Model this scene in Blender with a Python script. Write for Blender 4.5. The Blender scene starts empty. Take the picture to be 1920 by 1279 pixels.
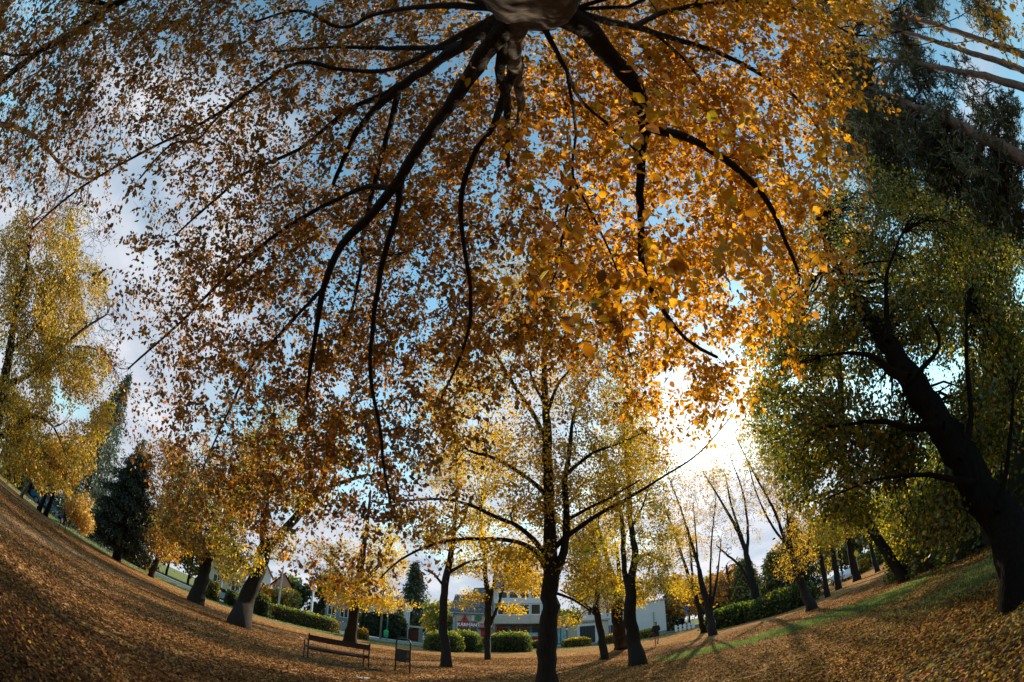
import bpy, math, random
import numpy as np
from mathutils import Vector, Matrix, kdtree
from math import radians, sin, cos, pi, hypot, asin, atan2, sqrt

rng = np.random.default_rng(7)
random.seed(7)
scene = bpy.context.scene
COL = scene.collection

# ------------------------------------------------------------------ camera (15 mm full-frame fisheye, looking up under a tree)
PITCH = radians(40.6); EYE = 1.5; F = 800.0
cd = bpy.data.cameras.new('camera'); cam = bpy.data.objects.new('camera', cd); COL.objects.link(cam)
cd.type = 'PANO'; cd.panorama_type = 'FISHEYE_EQUISOLID'
cd.sensor_fit = 'HORIZONTAL'; cd.sensor_width = 36.0; cd.sensor_height = 24.0
cd.fisheye_lens = 15.0; cd.fisheye_fov = radians(200)
cd.clip_start = 0.02; cd.clip_end = 4000
cam.location = (0, 0, EYE); cam.rotation_euler = (radians(90) + PITCH, 0, 0)
scene.camera = cam

# ------------------------------------------------------------------ sun and sky
SUN_EL, SUN_AZ = radians(20.5), radians(26.7)
sun_dir = Vector((sin(SUN_AZ) * cos(SUN_EL), cos(SUN_AZ) * cos(SUN_EL), sin(SUN_EL)))
ld = bpy.data.lights.new('sun', 'SUN'); ld.energy = 5.0; ld.angle = radians(0.7); ld.color = (1.0, 0.82, 0.60)
sun = bpy.data.objects.new('sun', ld); COL.objects.link(sun)
sun.rotation_euler = sun_dir.to_track_quat('Z', 'Y').to_euler()

w = bpy.data.worlds.new('World'); scene.world = w; w.use_nodes = True
nt = w.node_tree; nt.nodes.clear(); N = nt.nodes.new; LK = nt.links.new
out = N('ShaderNodeOutputWorld'); bg = N('ShaderNodeBackground'); bg.inputs[1].default_value = 0.10
sky = N('ShaderNodeTexSky'); sky.sky_type = 'NISHITA'; sky.sun_disc = False
sky.sun_elevation = SUN_EL; sky.sun_rotation = SUN_AZ
sky.air_density = 1.3; sky.dust_density = 0.6; sky.ozone_density = 2.2; sky.altitude = 200
tc = N('ShaderNodeTexCoord')
sep = N('ShaderNodeSeparateXYZ'); LK(tc.outputs['Generated'], sep.inputs[0])
mx = N('ShaderNodeMath'); mx.operation = 'MAXIMUM'; LK(sep.outputs[2], mx.inputs[0]); mx.inputs[1].default_value = 0.05
def m2(op, a, b):
    n = N('ShaderNodeMath'); n.operation = op
    for i, v in enumerate((a, b)):
        if v is None: continue
        if isinstance(v, (int, float)): n.inputs[i].default_value = v
        else: LK(v, n.inputs[i])
    return n.outputs[0]
zz = m2('ADD', mx.outputs[0], 0.25)
cx = m2('DIVIDE', sep.outputs[0], zz); cy = m2('DIVIDE', sep.outputs[1], zz)
cmb = N('ShaderNodeCombineXYZ'); LK(cx, cmb.inputs[0]); LK(cy, cmb.inputs[1])
no = N('ShaderNodeTexNoise'); no.inputs['Scale'].default_value = 1.25; no.inputs['Detail'].default_value = 9; no.inputs['Roughness'].default_value = 0.56
no.inputs['Distortion'].default_value = 0.35
LK(cmb.outputs[0], no.inputs['Vector'])
# more cloud low down and towards the sun, clear blue high on the right
vd = N('ShaderNodeVectorMath'); vd.operation = 'DOT_PRODUCT'; LK(tc.outputs['Generated'], vd.inputs[0]); vd.inputs[1].default_value = sun_dir
near_sun = m2('POWER', m2('MAXIMUM', vd.outputs['Value'], 0.0), 10.0)
vl = N('ShaderNodeVectorMath'); vl.operation = 'DOT_PRODUCT'; LK(tc.outputs['Generated'], vl.inputs[0]); vl.inputs[1].default_value = (-0.80, 0.40, 0.40)
left_b = m2('POWER', m2('MAXIMUM', vl.outputs['Value'], 0.0), 5.0)
low = m2('MULTIPLY', m2('SUBTRACT', 0.45, sep.outputs[2]), 0.26)
v = m2('ADD', no.outputs['Fac'], low)
v = m2('ADD', v, m2('MULTIPLY', near_sun, 0.22))
v = m2('ADD', v, m2('MULTIPLY', m2('MAXIMUM', m2('SUBTRACT', 0.2, sep.outputs[2]), 0.0), 1.3))
v = m2('ADD', v, m2('MULTIPLY', left_b, 0.10))
v = m2('SUBTRACT', v, m2('MULTIPLY', sep.outputs[0], 0.07))
cr = N('ShaderNodeValToRGB'); cr.color_ramp.elements[0].position = 0.47; cr.color_ramp.elements[1].position = 0.70
cr.color_ramp.interpolation = 'EASE'
LK(v, cr.inputs[0])
no2 = N('ShaderNodeTexNoise'); no2.inputs['Scale'].default_value = 3.1; no2.inputs['Detail'].default_value = 7; LK(cmb.outputs[0], no2.inputs['Vector'])
crb = N('ShaderNodeValToRGB'); crb.color_ramp.elements[0].position = 0.35; crb.color_ramp.elements[1].position = 0.7
crb.color_ramp.elements[0].color = (2.7, 3.2, 3.9, 1); crb.color_ramp.elements[1].color = (4.7, 4.8, 5.1, 1)
LK(no2.outputs['Fac'], crb.inputs[0])
add = N('ShaderNodeMix'); add.data_type = 'RGBA'; add.blend_type = 'ADD'; add.clamp_result = False
add.inputs[0].default_value = 1.0
LK(crb.outputs[0], add.inputs['A'])
gl = N('ShaderNodeVectorMath'); gl.operation = 'SCALE'; gl.inputs[0].default_value = (1.0, 0.95, 0.92)
LK(m2('ADD', m2('MULTIPLY', near_sun, 1.0), m2('MULTIPLY', m2('POWER', m2('MAXIMUM', vd.outputs['Value'], 0.0), 170.0), 3.5)), gl.inputs['Scale']); LK(gl.outputs[0], add.inputs['B'])
skm = N('ShaderNodeMix'); skm.data_type = 'RGBA'; skm.blend_type = 'MULTIPLY'; skm.inputs[0].default_value = 1.0
LK(sky.outputs[0], skm.inputs['A']); skm.inputs['B'].default_value = (1.22, 1.55, 1.36, 1)
mix = N('ShaderNodeMix'); mix.data_type = 'RGBA'; mix.clamp_result = False
LK(cr.outputs[0], mix.inputs[0]); LK(skm.outputs['Result'], mix.inputs['A']); LK(add.outputs['Result'], mix.inputs['B'])
LK(mix.outputs['Result'], bg.inputs[0]); LK(bg.outputs[0], out.inputs[0])

vs = scene.view_settings; vs.view_transform = 'Standard'; vs.look = 'None'; vs.exposure = 0.86; vs.gamma = 1.0
scene.cycles.max_bounces = 8; scene.cycles.diffuse_bounces = 4; scene.cycles.glossy_bounces = 2
scene.cycles.transmission_bounces = 5; scene.cycles.transparent_max_bounces = 4
scene.cycles.sample_clamp_indirect = 6.0

# ------------------------------------------------------------------ lens geometry: photo pixel -> direction / place in the park
def ray(px, py):
    dx = px - 960.0; dy = py - 639.5; r = hypot(dx, dy) or 1e-9
    t = 2 * asin(min(1, r / 2 / F)); X = sin(t) * dx / r; U = -sin(t) * dy / r; f = cos(t)
    return np.array([X, f * cos(PITCH) - U * sin(PITCH), f * sin(PITCH) + U * cos(PITCH)])
def DD(px, py, d):                      # point at a distance
    return ray(px, py) * d + np.array([0, 0, EYE])
def HH(px, py, hd):                     # point at a horizontal distance
    r = ray(px, py); return r * (hd / max(hypot(r[0], r[1]), 1e-6)) + np.array([0, 0, EYE])
def GG(px, py):                         # point on the ground
    r = ray(px, py); k = -EYE / r[2]; return np.array([r[0] * k, r[1] * k, 0.0])
def AZ(az, hd, z=0.0):
    return np.array([sin(radians(az)) * hd, cos(radians(az)) * hd, z])

# ------------------------------------------------------------------ helpers
def tag(o, label=None, cat=None, group=None, kind=None):
    if label: o['label'] = label
    if cat: o['category'] = cat
    if group: o['group'] = group
    if kind: o['kind'] = kind
    return o
def empty(name, loc, rz=0.0):
    o = bpy.data.objects.new(name, None); COL.objects.link(o); o.location = Vector(loc); o.rotation_euler = (0, 0, rz)
    o.empty_display_size = 0.1
    return o
def link(name, me, mat, parent=None, world=False):
    o = bpy.data.objects.new(name, me); COL.objects.link(o)
    if mat is not None: me.materials.append(mat)
    if parent is not None:
        o.parent = parent
        if world: me.transform(Matrix.Translation(-parent.location))
    return o
def np_mesh(name, V, Fq, col=None, smooth=False):
    """V (n,3), Fq (m,k) index array, col (m,3) per face colour"""
    V = np.ascontiguousarray(V, dtype=np.float32); Fq = np.ascontiguousarray(Fq, dtype=np.int32)
    me = bpy.data.meshes.new(name); k = Fq.shape[1]; m = Fq.shape[0]
    me.vertices.add(len(V)); me.vertices.foreach_set('co', V.ravel())
    me.loops.add(m * k); me.loops.foreach_set('vertex_index', Fq.ravel())
    me.polygons.add(m); me.polygons.foreach_set('loop_start', np.arange(0, m * k, k, dtype=np.int32))
    me.polygons.foreach_set('loop_total', np.full(m, k, dtype=np.int32))
    if smooth: me.polygons.foreach_set('use_smooth', np.ones(m, dtype=bool))
    if col is not None:
        a = me.attributes.new('col', 'FLOAT_COLOR', 'FACE')
        c = np.ones((m, 4), dtype=np.float32); c[:, :3] = col; a.data.foreach_set('color', c.ravel())
    me.update(calc_edges=True)
    return me
def norm(a):
    return a / np.maximum(np.linalg.norm(a, axis=-1, keepdims=True), 1e-9)

# ---- materials
def mat_nodes(name):
    m = bpy.data.materials.new(name); m.use_nodes = True; t = m.node_tree; t.nodes.clear()
    o = t.nodes.new('ShaderNodeOutputMaterial'); return m, t, o
def leaf_mat(name, trans=0.5, gloss=0.06, tboost=(1.22, 1.08, 0.32), rough=0.45):
    m, t, o = mat_nodes(name)
    at = t.nodes.new('ShaderNodeAttribute'); at.attribute_name = 'col'
    d = t.nodes.new('ShaderNodeBsdfDiffuse'); tr = t.nodes.new('ShaderNodeBsdfTranslucent'); g = t.nodes.new('ShaderNodeBsdfGlossy')
    g.inputs['Roughness'].default_value = rough
    mu = t.nodes.new('ShaderNodeMix'); mu.data_type = 'RGBA'; mu.blend_type = 'MULTIPLY'; mu.inputs[0].default_value = 1
    t.links.new(at.outputs['Color'], mu.inputs['A']); mu.inputs['B'].default_value = (*tboost, 1)
    t.links.new(at.outputs['Color'], d.inputs[0]); t.links.new(mu.outputs['Result'], tr.inputs[0])
    a = t.nodes.new('ShaderNodeMixShader'); a.inputs[0].default_value = trans
    t.links.new(d.outputs[0], a.inputs[1]); t.links.new(tr.outputs[0], a.inputs[2])
    b = t.nodes.new('ShaderNodeMixShader'); b.inputs[0].default_value = gloss
    t.links.new(a.outputs[0], b.inputs[1]); t.links.new(g.outputs[0], b.inputs[2]); t.links.new(b.outputs[0], o.inputs[0])
    return m
def mat(name, rgb, rough=0.7, metal=0.0, noise=0.0, nscale=5.0, bump=0.0, bscale=20.0, rgb2=None, spec=0.3, stretch=None):
    m, t, o = mat_nodes(name); p = t.nodes.new('ShaderNodeBsdfPrincipled'); t.links.new(p.outputs[0], o.inputs[0])
    p.inputs['Base Color'].default_value = (*rgb, 1); p.inputs['Roughness'].default_value = rough; p.inputs['Metallic'].default_value = metal
    p.inputs['Specular IOR Level'].default_value = spec
    c = t.nodes.new('ShaderNodeTexCoord'); vec = c.outputs['Object']
    if stretch:
        mp = t.nodes.new('ShaderNodeMapping'); mp.inputs['Scale'].default_value = stretch; t.links.new(vec, mp.inputs[0]); vec = mp.outputs[0]
    if noise > 0 or rgb2:
        n = t.nodes.new('ShaderNodeTexNoise'); n.inputs['Scale'].default_value = nscale; n.inputs['Detail'].default_value = 7; n.inputs['Roughness'].default_value = 0.65
        t.links.new(vec, n.inputs['Vector'])
        r = t.nodes.new('ShaderNodeValToRGB'); r.color_ramp.elements[0].position = 0.32; r.color_ramp.elements[1].position = 0.68
        r.color_ramp.elements[0].color = (*(rgb2 or [x * (1 - noise) for x in rgb]), 1); r.color_ramp.elements[1].color = (*rgb, 1)
        t.links.new(n.outputs['Fac'], r.inputs[0]); t.links.new(r.outputs[0], p.inputs['Base Color'])
    if bump > 0:
        n2 = t.nodes.new('ShaderNodeTexNoise'); n2.inputs['Scale'].default_value = bscale; n2.inputs['Detail'].default_value = 8
        t.links.new(vec, n2.inputs['Vector']); b = t.nodes.new('ShaderNodeBump'); b.inputs['Strength'].default_value = bump; b.inputs['Distance'].default_value = 0.03
        t.links.new(n2.outputs['Fac'], b.inputs['Height']); t.links.new(b.outputs[0], p.inputs['Normal'])
    return m
M_LEAF = leaf_mat('autumn leaf', trans=0.55)
M_BLEAF = leaf_mat('beech leaf', trans=0.6, tboost=(1.68, 1.24, 0.35))
M_NEEDLE = leaf_mat('needles', trans=0.15, gloss=0.05, tboost=(1, 1, 0.8))
M_LITTER = leaf_mat('fallen leaf', trans=0.15, gloss=0.015, rough=0.5)
M_GRASS = leaf_mat('grass blade', trans=0.4, gloss=0.05, tboost=(1.1, 1.2, 0.8))
M_BARK = mat('dark bark', (0.026, 0.022, 0.018), 0.95, noise=0.6, nscale=6, bump=1.0, bscale=14, stretch=(3, 3, 0.6))
M_DARKBARK = mat('near-black bark', (.014, .012, .010), 1.0, noise=.6, nscale=6, bump=1.0, bscale=10, stretch=(3, 3, .6), spec=.1)
M_BEECH = mat('smooth grey bark', (0.12, 0.10, 0.085), 0.85, rgb2=(0.02, 0.017, 0.014), nscale=4.5, bump=0.9, bscale=9, stretch=(1.2, 1.2, 2.2))
M_PINEBARK = mat('pine bark', (0.20, 0.13, 0.095), 0.9, rgb2=(0.06, 0.045, 0.035), nscale=7, bump=1.0, bscale=12, stretch=(2, 2, 0.7))
M_PALEBARK = mat('pale bark', (0.22, 0.20, 0.16), 0.9, rgb2=(0.08, 0.07, 0.055), nscale=5, bump=0.8, bscale=12, stretch=(2, 2, 0.7))

# palettes: list of (rgb, weight)
GOLD = [((.58, .39, .035), 5), ((.50, .30, .025), 3), ((.48, .38, .05), 2), ((.35, .20, .04), 1)]
YEL = [((.70, .53, .04), 6), ((.62, .42, .03), 4), ((.45, .42, .06), 2), ((.40, .22, .04), 1)]
OLIVE = [((.30, .27, .04), 4), ((.17, .20, .035), 4), ((.50, .36, .04), 3), ((.10, .13, .03), 3)]
YGREEN = [((.38, .36, .045), 4), ((.20, .27, .04), 4), ((.58, .42, .05), 3), ((.10, .16, .03), 2)]
GREEN = [((.10, .17, .03), 4), ((.06, .10, .025), 4), ((.22, .26, .04), 2), ((.45, .34, .04), 1)]
BROWN = [((.30, .13, .04), 4), ((.20, .085, .03), 4), ((.38, .19, .05), 3), ((.14, .10, .03), 2)]
COPPER = [((.25, .12, .016), 4), ((.16, .07, .012), 4), ((.38, .21, .022), 4), ((.13, .10, .016), 2.5), ((.09, .09, .016), 1)]
ORANGE = [((.50, .295, .022), 5), ((.42, .22, .022), 3), ((.60, .39, .03), 4), ((.25, .14, .018), 2), ((.22, .21, .03), 1.5)]
DKGREEN = [((.035, .06, .022), 4), ((.05, .075, .03), 3), ((.022, .035, .016), 3)]
BLUEGREEN = [((.11, .15, .10), 4), ((.15, .19, .13), 3), ((.06, .09, .06), 3)]
PINEG = [((.06, .09, .045), 4), ((.12, .13, .06), 3), ((.15, .14, .065), 2), ((.035, .055, .035), 3)]
TANB = [((.52, .33, .13), 4), ((.42, .25, .09), 3), ((.58, .40, .10), 2)]
def pick(pal, n, jit=0.18):
    w_ = np.array([p[1] for p in pal], float); w_ /= w_.sum()
    c = np.array([p[0] for p in pal])[rng.choice(len(pal), n, p=w_)]
    return np.clip(c * .92 * (1 + rng.normal(0, jit, (n, 1))) * (1 + rng.normal(0, jit * .3, (n, 3))), 0.008, 0.85)

def leaf_geo(P, A, L, W=0.6, col=None, fold=0.25, nrm=None, curl=0.0):
    """one folded six-point leaf per row: P base, A axis, L length"""
    n = len(P); A = norm(A); R = rng.normal(size=(n, 3)) if nrm is None else nrm
    S = norm(np.cross(A, R)); Nn = np.cross(A, S)
    L = np.asarray(L).reshape(-1, 1) * np.ones((n, 1)); Wd = L * np.asarray(W, float).reshape(-1, 1) * 0.5
    up = Nn * (Wd * fold); cl = Nn * (L * curl)
    V = np.stack([P, P + A * L * .30 + S * Wd + up, P + A * L * .68 + S * Wd * .82 + up - cl * .4, P + A * L - cl,
                  P + A * L * .68 - S * Wd * .82 + up - cl * .4, P + A * L * .30 - S * Wd + up], 1).reshape(-1, 3)
    b = (np.arange(n) * 6)[:, None]
    Fq = np.concatenate([b + [0, 1, 2, 3], b + [0, 3, 4, 5]], 1).reshape(-1, 4)
    c = None if col is None else np.repeat(col, 2, 0)
    return V, Fq, c

def tube_arrays(chains, flute=0.0):
    """chains: list of (pts (n,3), radii (n), sides)"""
    Vs, Fs, off = [], [], 0
    for pts, rad, k in chains:
        pts = np.asarray(pts, float); n = len(pts)
        if n < 2: continue
        T = norm(np.gradient(pts, axis=0)); ref = np.array([0.0, 0.0, 1.0])
        if abs(T[0][2]) > 0.8: ref = np.array([0.0, 1.0, 0.0])
        U = norm(np.cross(ref, T[0])); ring = []
        a = np.arange(k) * 2 * pi / k
        wob = 1 + flute * (np.sin(a * 3 + pts[0][0]) * .5 + np.sin(a * 5 + pts[0][1] * 3) * .35)
        for i in range(n):
            U = norm(U - T[i] * np.dot(U, T[i])); Vv = np.cross(T[i], U)
            ww = wob * (1 + (rng.normal(0, 0.035, k) if k >= 8 else 0))
            ring.append(pts[i] + (np.cos(a)[:, None] * U + np.sin(a)[:, None] * Vv) * (rad[i] * ww)[:, None])
        V = np.concatenate(ring); i0 = np.arange(n - 1)[:, None] * k + np.arange(k)[None]; i1 = np.arange(n - 1)[:, None] * k + (np.arange(k)[None] + 1) % k
        Fq = np.stack([i0, i1, i1 + k, i0 + k], -1).reshape(-1, 4) + off
        Vs.append(V); Fs.append(Fq); off += len(V)
        V2 = np.stack([pts[-1] + T[-1] * rad[-1] * .6]); Vs.append(V2)
        e = np.arange(k); last = off - k
        Fs.append(np.stack([last + e, last + (e + 1) % k, np.full(k, off), np.full(k, off)], -1)); off += 1
    F_ = np.concatenate(Fs); return np.concatenate(Vs), F_
def tube_mesh(name, chains, flute=0.0):
    V, Fq = tube_arrays(chains, flute)
    tri = Fq[:, 2] == Fq[:, 3]
    quads, tris = Fq[~tri], Fq[tri][:, :3]
    me = bpy.data.meshes.new(name); me.vertices.add(len(V)); me.vertices.foreach_set('co', V.astype(np.float32).ravel())
    nl = len(quads) * 4 + len(tris) * 3; me.loops.add(nl)
    me.loops.foreach_set('vertex_index', np.concatenate([quads.ravel(), tris.ravel()]).astype(np.int32))
    me.polygons.add(len(quads) + len(tris))
    ls = np.concatenate([np.arange(len(quads)) * 4, len(quads) * 4 + np.arange(len(tris)) * 3]).astype(np.int32)
    me.polygons.foreach_set('loop_start', ls)
    me.polygons.foreach_set('loop_total', np.concatenate([np.full(len(quads), 4), np.full(len(tris), 3)]).astype(np.int32))
    me.polygons.foreach_set('use_smooth', np.ones(len(quads) + len(tris), dtype=bool))
    me.update(calc_edges=True); return me
def smooth_line(P, R, step, wob=0.0):
    """Catmull-Rom through P with radii R, then resample"""
    P = np.asarray(P, float); R = np.asarray(R, float); n = len(P)
    ext = np.vstack([2 * P[0] - P[1], P, 2 * P[-1] - P[-2]]); out_p, out_r = [], []
    for i in range(n - 1):
        p0, p1, p2, p3 = ext[i:i + 4]; m = max(2, int(np.linalg.norm(p2 - p1) / step) + 1)
        for t in np.linspace(0, 1, m, endpoint=False):
            out_p.append(.5 * ((2 * p1) + (-p0 + p2) * t + (2 * p0 - 5 * p1 + 4 * p2 - p3) * t * t + (-p0 + 3 * p1 - 3 * p2 + p3) * t ** 3))
            out_r.append(R[i] * (1 - t) + R[i + 1] * t)
    out_p.append(P[-1]); out_r.append(R[-1]); out_p = np.array(out_p); out_r = np.array(out_r)
    if wob > 0: out_p[1:-1] += rng.normal(0, 1, out_p[1:-1].shape) * (wob * out_r[1:-1, None])
    return out_p, out_r

class Skel:
    def __init__(s): s.p = []; s.r = []; s.t = []
    def add(s, pts, rad):
        T = norm(np.gradient(pts, axis=0))
        s.p += list(pts); s.r += list(rad); s.t += list(T)
    def grow(s, att, up=0.25, stages=(0.04, 0.10, 0.22, 0.5, 1.0), rmax=0.5, rk=0.010, sag=0.0, seg=0.35, sides=(5, 4, 3), rmin=0.0025):
        """joins every point of att to the skeleton; returns list of chains"""
        n = len(att); order = rng.permutation(n); done = 0; chains = []
        for fr in stages:
            m = int(n * fr); idx = order[done:m]; done = m
            if not len(idx): continue
            kd = kdtree.KDTree(len(s.p))
            for i, q in enumerate(s.p): kd.insert(Vector(q), i)
            kd.balance(); newp = []
            for j in idx:
                q = att[j]; co, i, d = kd.find(Vector(q))
                if d < 0.03: continue
                p0 = s.p[i]; dirv = norm(q - p0); tg = norm(s.t[i] * 0.75 + dirv * 0.6 + np.array([0, 0, up]))
                k = int(max(3, min(12, d / seg + 2))); tt = np.linspace(0, 1, k)[:, None]
                c1 = p0 + tg * d * .38; c2 = q - norm(dirv + np.array([0, 0, -sag])) * d * .3
                pts = (1 - tt) ** 3 * p0 + 3 * (1 - tt) ** 2 * tt * c1 + 3 * (1 - tt) * tt ** 2 * c2 + tt ** 3 * q
                pts[1:-1] += rng.normal(0, 0.022 * min(d, 1.5), pts[1:-1].shape)
                r0 = min(s.r[i] * rmax, rmin + rk * d ** 1.1); rad = np.linspace(r0, rmin, k)
                side = sides[0] if r0 > 0.03 else (sides[1] if r0 > 0.008 else sides[2])
                chains.append((pts, rad, side)); newp.append((pts[1:], rad[1:]))
            for pts, rad in newp:
                if len(pts) >= 2: s.add(pts, rad)
                else: s.p += list(pts); s.r += list(rad); s.t.append(np.array([0, 0, 1.0]))
        return chains

def leaves_on(chains, per_m, nmin, L, pal, droop=0.5, spread=0.06, tail=0.6, W=0.6, fold=0.3, colf=None):
    """leaves set along the outer part of each twig"""
    P, A = [], []
    for pts, rad, k in chains:
        ln = np.linalg.norm(pts[1:] - pts[:-1], axis=1).sum() * tail
        n = max(nmin, int(per_m * ln)); n = min(n, 90); t = (1 - tail) + tail * rng.random(n) ** 0.8
        f = t * (len(pts) - 1); i = np.minimum(f.astype(int), len(pts) - 2); fr = (f - i)[:, None]
        p = pts[i] * (1 - fr) + pts[i + 1] * fr; d = norm(pts[i + 1] - pts[i])
        P.append(p + rng.normal(0, spread, (n, 3))); A.append(d * .5 + rng.normal(0, .6, (n, 3)) + np.array([0, 0, -droop]))
    P = np.concatenate(P); A = np.concatenate(A); n = len(P)
    c = pick(pal, n) if colf is None else colf(P, n)
    return leaf_geo(P, A, L * rng.uniform(.45, 1.2, n), W * rng.uniform(.8, 1.15, (n, 1)), c, fold, curl=0.08)

def ell_points(c, r, n, shell=0.35):
    q = norm(rng.normal(size=(n, 3))) * (rng.random((n, 1)) ** shell); return np.asarray(c) + q * np.asarray(r)

NB = 2.9
def tree(name, label, group, hd, trunks, crowns, pal, n, L, leaves_m=16, nmin=6, bark=None, drift=0.0, up=0.35, droop=0.5, W=0.7,
         cat='tree', step=0.5, spread=0.12, flare=1.2, rk=0.012, shell=.4, tail=.7, base=None, trunk_sides=10, lmat=None, clump=None, fold=.3, bare=()):
    """trunks: polylines of (px,py,width_px) in the photo at horizontal distance hd; crowns: (px,py,radius_px_x,radius_px_y,hd,depth_m)"""
    P0 = GG(trunks[0][0][0], trunks[0][0][1]) if base is None else np.array(base, float)
    root = empty(name, P0); tag(root, label, cat, group)
    sk = Skel(); chains = []
    for ti, tr in enumerate(trunks):
        pts, rad = [], []
        for j, (px, py, wp) in enumerate(tr):
            h_ = hd + drift * j
            q = HH(px, py, h_) if (j > 0 or ti > 0) else P0 + np.array([0, 0, -0.15])
            d = np.linalg.norm(q - np.array([0, 0, EYE])); pts.append(q); rad.append(max(wp / F * d / 2, 0.006))
        p, r = smooth_line(pts, rad, min(step, .4) if ti == 0 else step, 0.13)
        if ti == 0:
            hgt = p[:, 2] - P0[2]; lo = hgt < .9; p[lo, :2] = P0[:2] + (p[lo, :2] - P0[:2]) * np.clip(hgt[lo] / .9, 0, 1)[:, None]
            r = r * (1 + (flare - 1) * np.exp(-np.maximum(hgt, 0) / .22))
        r = r * (1 + rng.normal(0, .035, len(r)))
        chains.append((p, r, trunk_sides if ti == 0 else 7)); sk.add(p, r)
    att = []
    tot = sum(c[2] * c[3] for c in crowns); n = int(n * (NB if lmat is None else 1.0))
    for (px, py, rx, ry, ch, dep) in crowns:
        c = HH(px, py, ch); d = np.linalg.norm(c - np.array([0, 0, EYE])); az = atan2(c[0], c[1])
        q = ell_points((0, 0, 0), (rx / F * d, dep, ry / F * d), int(1.45 * n * rx * ry / tot), shell)
        nz = vnoise(np.stack([q[:, 0] + q[:, 2] * .6, q[:, 1] * .8 - q[:, 2] * 1.1], 1) + px, 22 / d, int(px) % 97); q = q[rng.random(len(q)) < np.clip(2.3 * (nz - .26), .06, 1)]
        x = q[:, 0] * cos(az) + q[:, 1] * sin(az); y = -q[:, 0] * sin(az) + q[:, 1] * cos(az)
        q = np.stack([x, y, q[:, 2]], 1) + c; att.append(q[q[:, 2] > 0.7])
    att = np.concatenate(att)
    if clump:
        k_ = clump[0]; rng.shuffle(att); att = att[:max(1, len(att) // k_)]; att = (att[:, None] + rng.normal(0, clump[1], (len(att), k_, 3)) * [1, 1, .55]).reshape(-1, 3)
    tw = sk.grow(att, up=up, rk=rk)
    bt = []
    if bare:
        ba = []
        for (px, py, rx, ry, ch, dep, m_) in bare:
            c = HH(px, py, ch); d = np.linalg.norm(c - np.array([0, 0, EYE])); az = atan2(c[0], c[1]); q = ell_points((0, 0, 0), (rx / F * d, dep, ry / F * d), m_, .5)
            ba.append(np.stack([q[:, 0] * cos(az) + q[:, 1] * sin(az), -q[:, 0] * sin(az) + q[:, 1] * cos(az), q[:, 2]], 1) + c)
        bt = sk.grow(np.concatenate(ba), up=.3, rk=.007, rmin=.00062 * bare[0][4], seg=.3, sag=-.2, stages=(.03, .08, .2, .45, 1))
    link('trunk', tube_mesh('trunk', chains + tw + bt, 0.18), bark or M_BARK, root, True)
    V, Fq, c = leaves_on(tw, leaves_m, nmin, L, pal, droop=droop, spread=spread, W=W, tail=tail, fold=fold)
    link('crown', np_mesh('crown', V, Fq, c), lmat or M_LEAF, root, True)
    return root

# ------------------------------------------------------------------ ground, street, paths
STREET = np.array([(-95, -45), (-58, 0), (-40, 22), (-23, 41), (-4, 49.5), (12, 56), (32, 72), (90, 108), (200, 170)], float)
GRASSR = np.array([(6.6, 16.0), (8.2, 15.2), (11.3, 12.6), (10.6, 8.6), (7.3, 3.8), (6.5, -2)], float)
PATHL = np.array([GG(-60, 940)[:2], GG(0, 968)[:2], GG(150, 1042)[:2], GG(300, 1108)[:2], GG(440, 1160)[:2], (-7, 20.0), (0.5, 19.5), (7, 21), (12, 24), (20, 31), (34, 44), (46, 58)], float)
def seg_dist(P, L):
    best = np.full(len(P), 1e9)
    for a, b in zip(L[:-1], L[1:]):
        d = b - a; t = np.clip(((P - a) @ d) / (d @ d), 0, 1); best = np.minimum(best, np.linalg.norm(P - (a + t[:, None] * d), axis=1))
    return best
def beyond_street(P):                    # which side: y above the street line
    return P[:, 1] > np.interp(P[:, 0], STREET[:, 0], STREET[:, 1])
def vnoise(P, s, seed=0):
    r = np.random.default_rng(seed); g = r.random((64, 64)); q = P * s; i = np.floor(q).astype(int); f = q - i; f = f * f * (3 - 2 * f)
    x0, y0 = i[:, 0] % 64, i[:, 1] % 64; x1, y1 = (x0 + 1) % 64, (y0 + 1) % 64
    return (g[x0, y0] * (1 - f[:, 0]) + g[x1, y0] * f[:, 0]) * (1 - f[:, 1]) + (g[x0, y1] * (1 - f[:, 0]) + g[x1, y1] * f[:, 0]) * f[:, 1]
def grass_amount(P):
    dr = seg_dist(P, GRASSR) + (vnoise(P, .9, 3) - .5) * 1.9 + (vnoise(P, 3.5, 8) - .5) * .8
    a = np.clip(1.35 - dr / 1.5, 0, .92) * np.clip(.25 + 1.3 * vnoise(P, .7, 5) - .5 * vnoise(P, 2.7, 6), 0, .85)
    ds = seg_dist(P, STREET) + (vnoise(P, .35, 4) - .5) * 3.0
    b = np.clip((10.0 - ds) / 3.5, 0, .92)
    c = np.where(beyond_street(P) & (ds > 3), .9, 0)
    near = np.clip((4.5 - np.linalg.norm(P - np.array([4.5, -.5]), axis=1)) / 4, 0, .6)
    return np.maximum.reduce([a, b, c, near])
def path_amount(P):
    return np.clip(1.5 - seg_dist(P, PATHL) / .75 - (vnoise(P, 1.2, 9) - .5) * .8, 0, 1)
radii = np.concatenate([[0.0], np.geomspace(0.5, 700, 200)]); na = 420; aa = np.arange(na) * 2 * pi / na
V = (np.stack([np.sin(aa)[None] * radii[:, None], np.cos(aa)[None] * radii[:, None]], -1)).reshape(-1, 2)
i0 = np.arange(len(radii) - 1)[:, None] * na + np.arange(na)[None]; i1 = np.arange(len(radii) - 1)[:, None] * na + (np.arange(na)[None] + 1) % na
Fq = np.stack([i0, i0 + na, i1 + na, i1], -1).reshape(-1, 4)
me = np_mesh('ground', np.column_stack([V, np.zeros(len(V))]), Fq)
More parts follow.
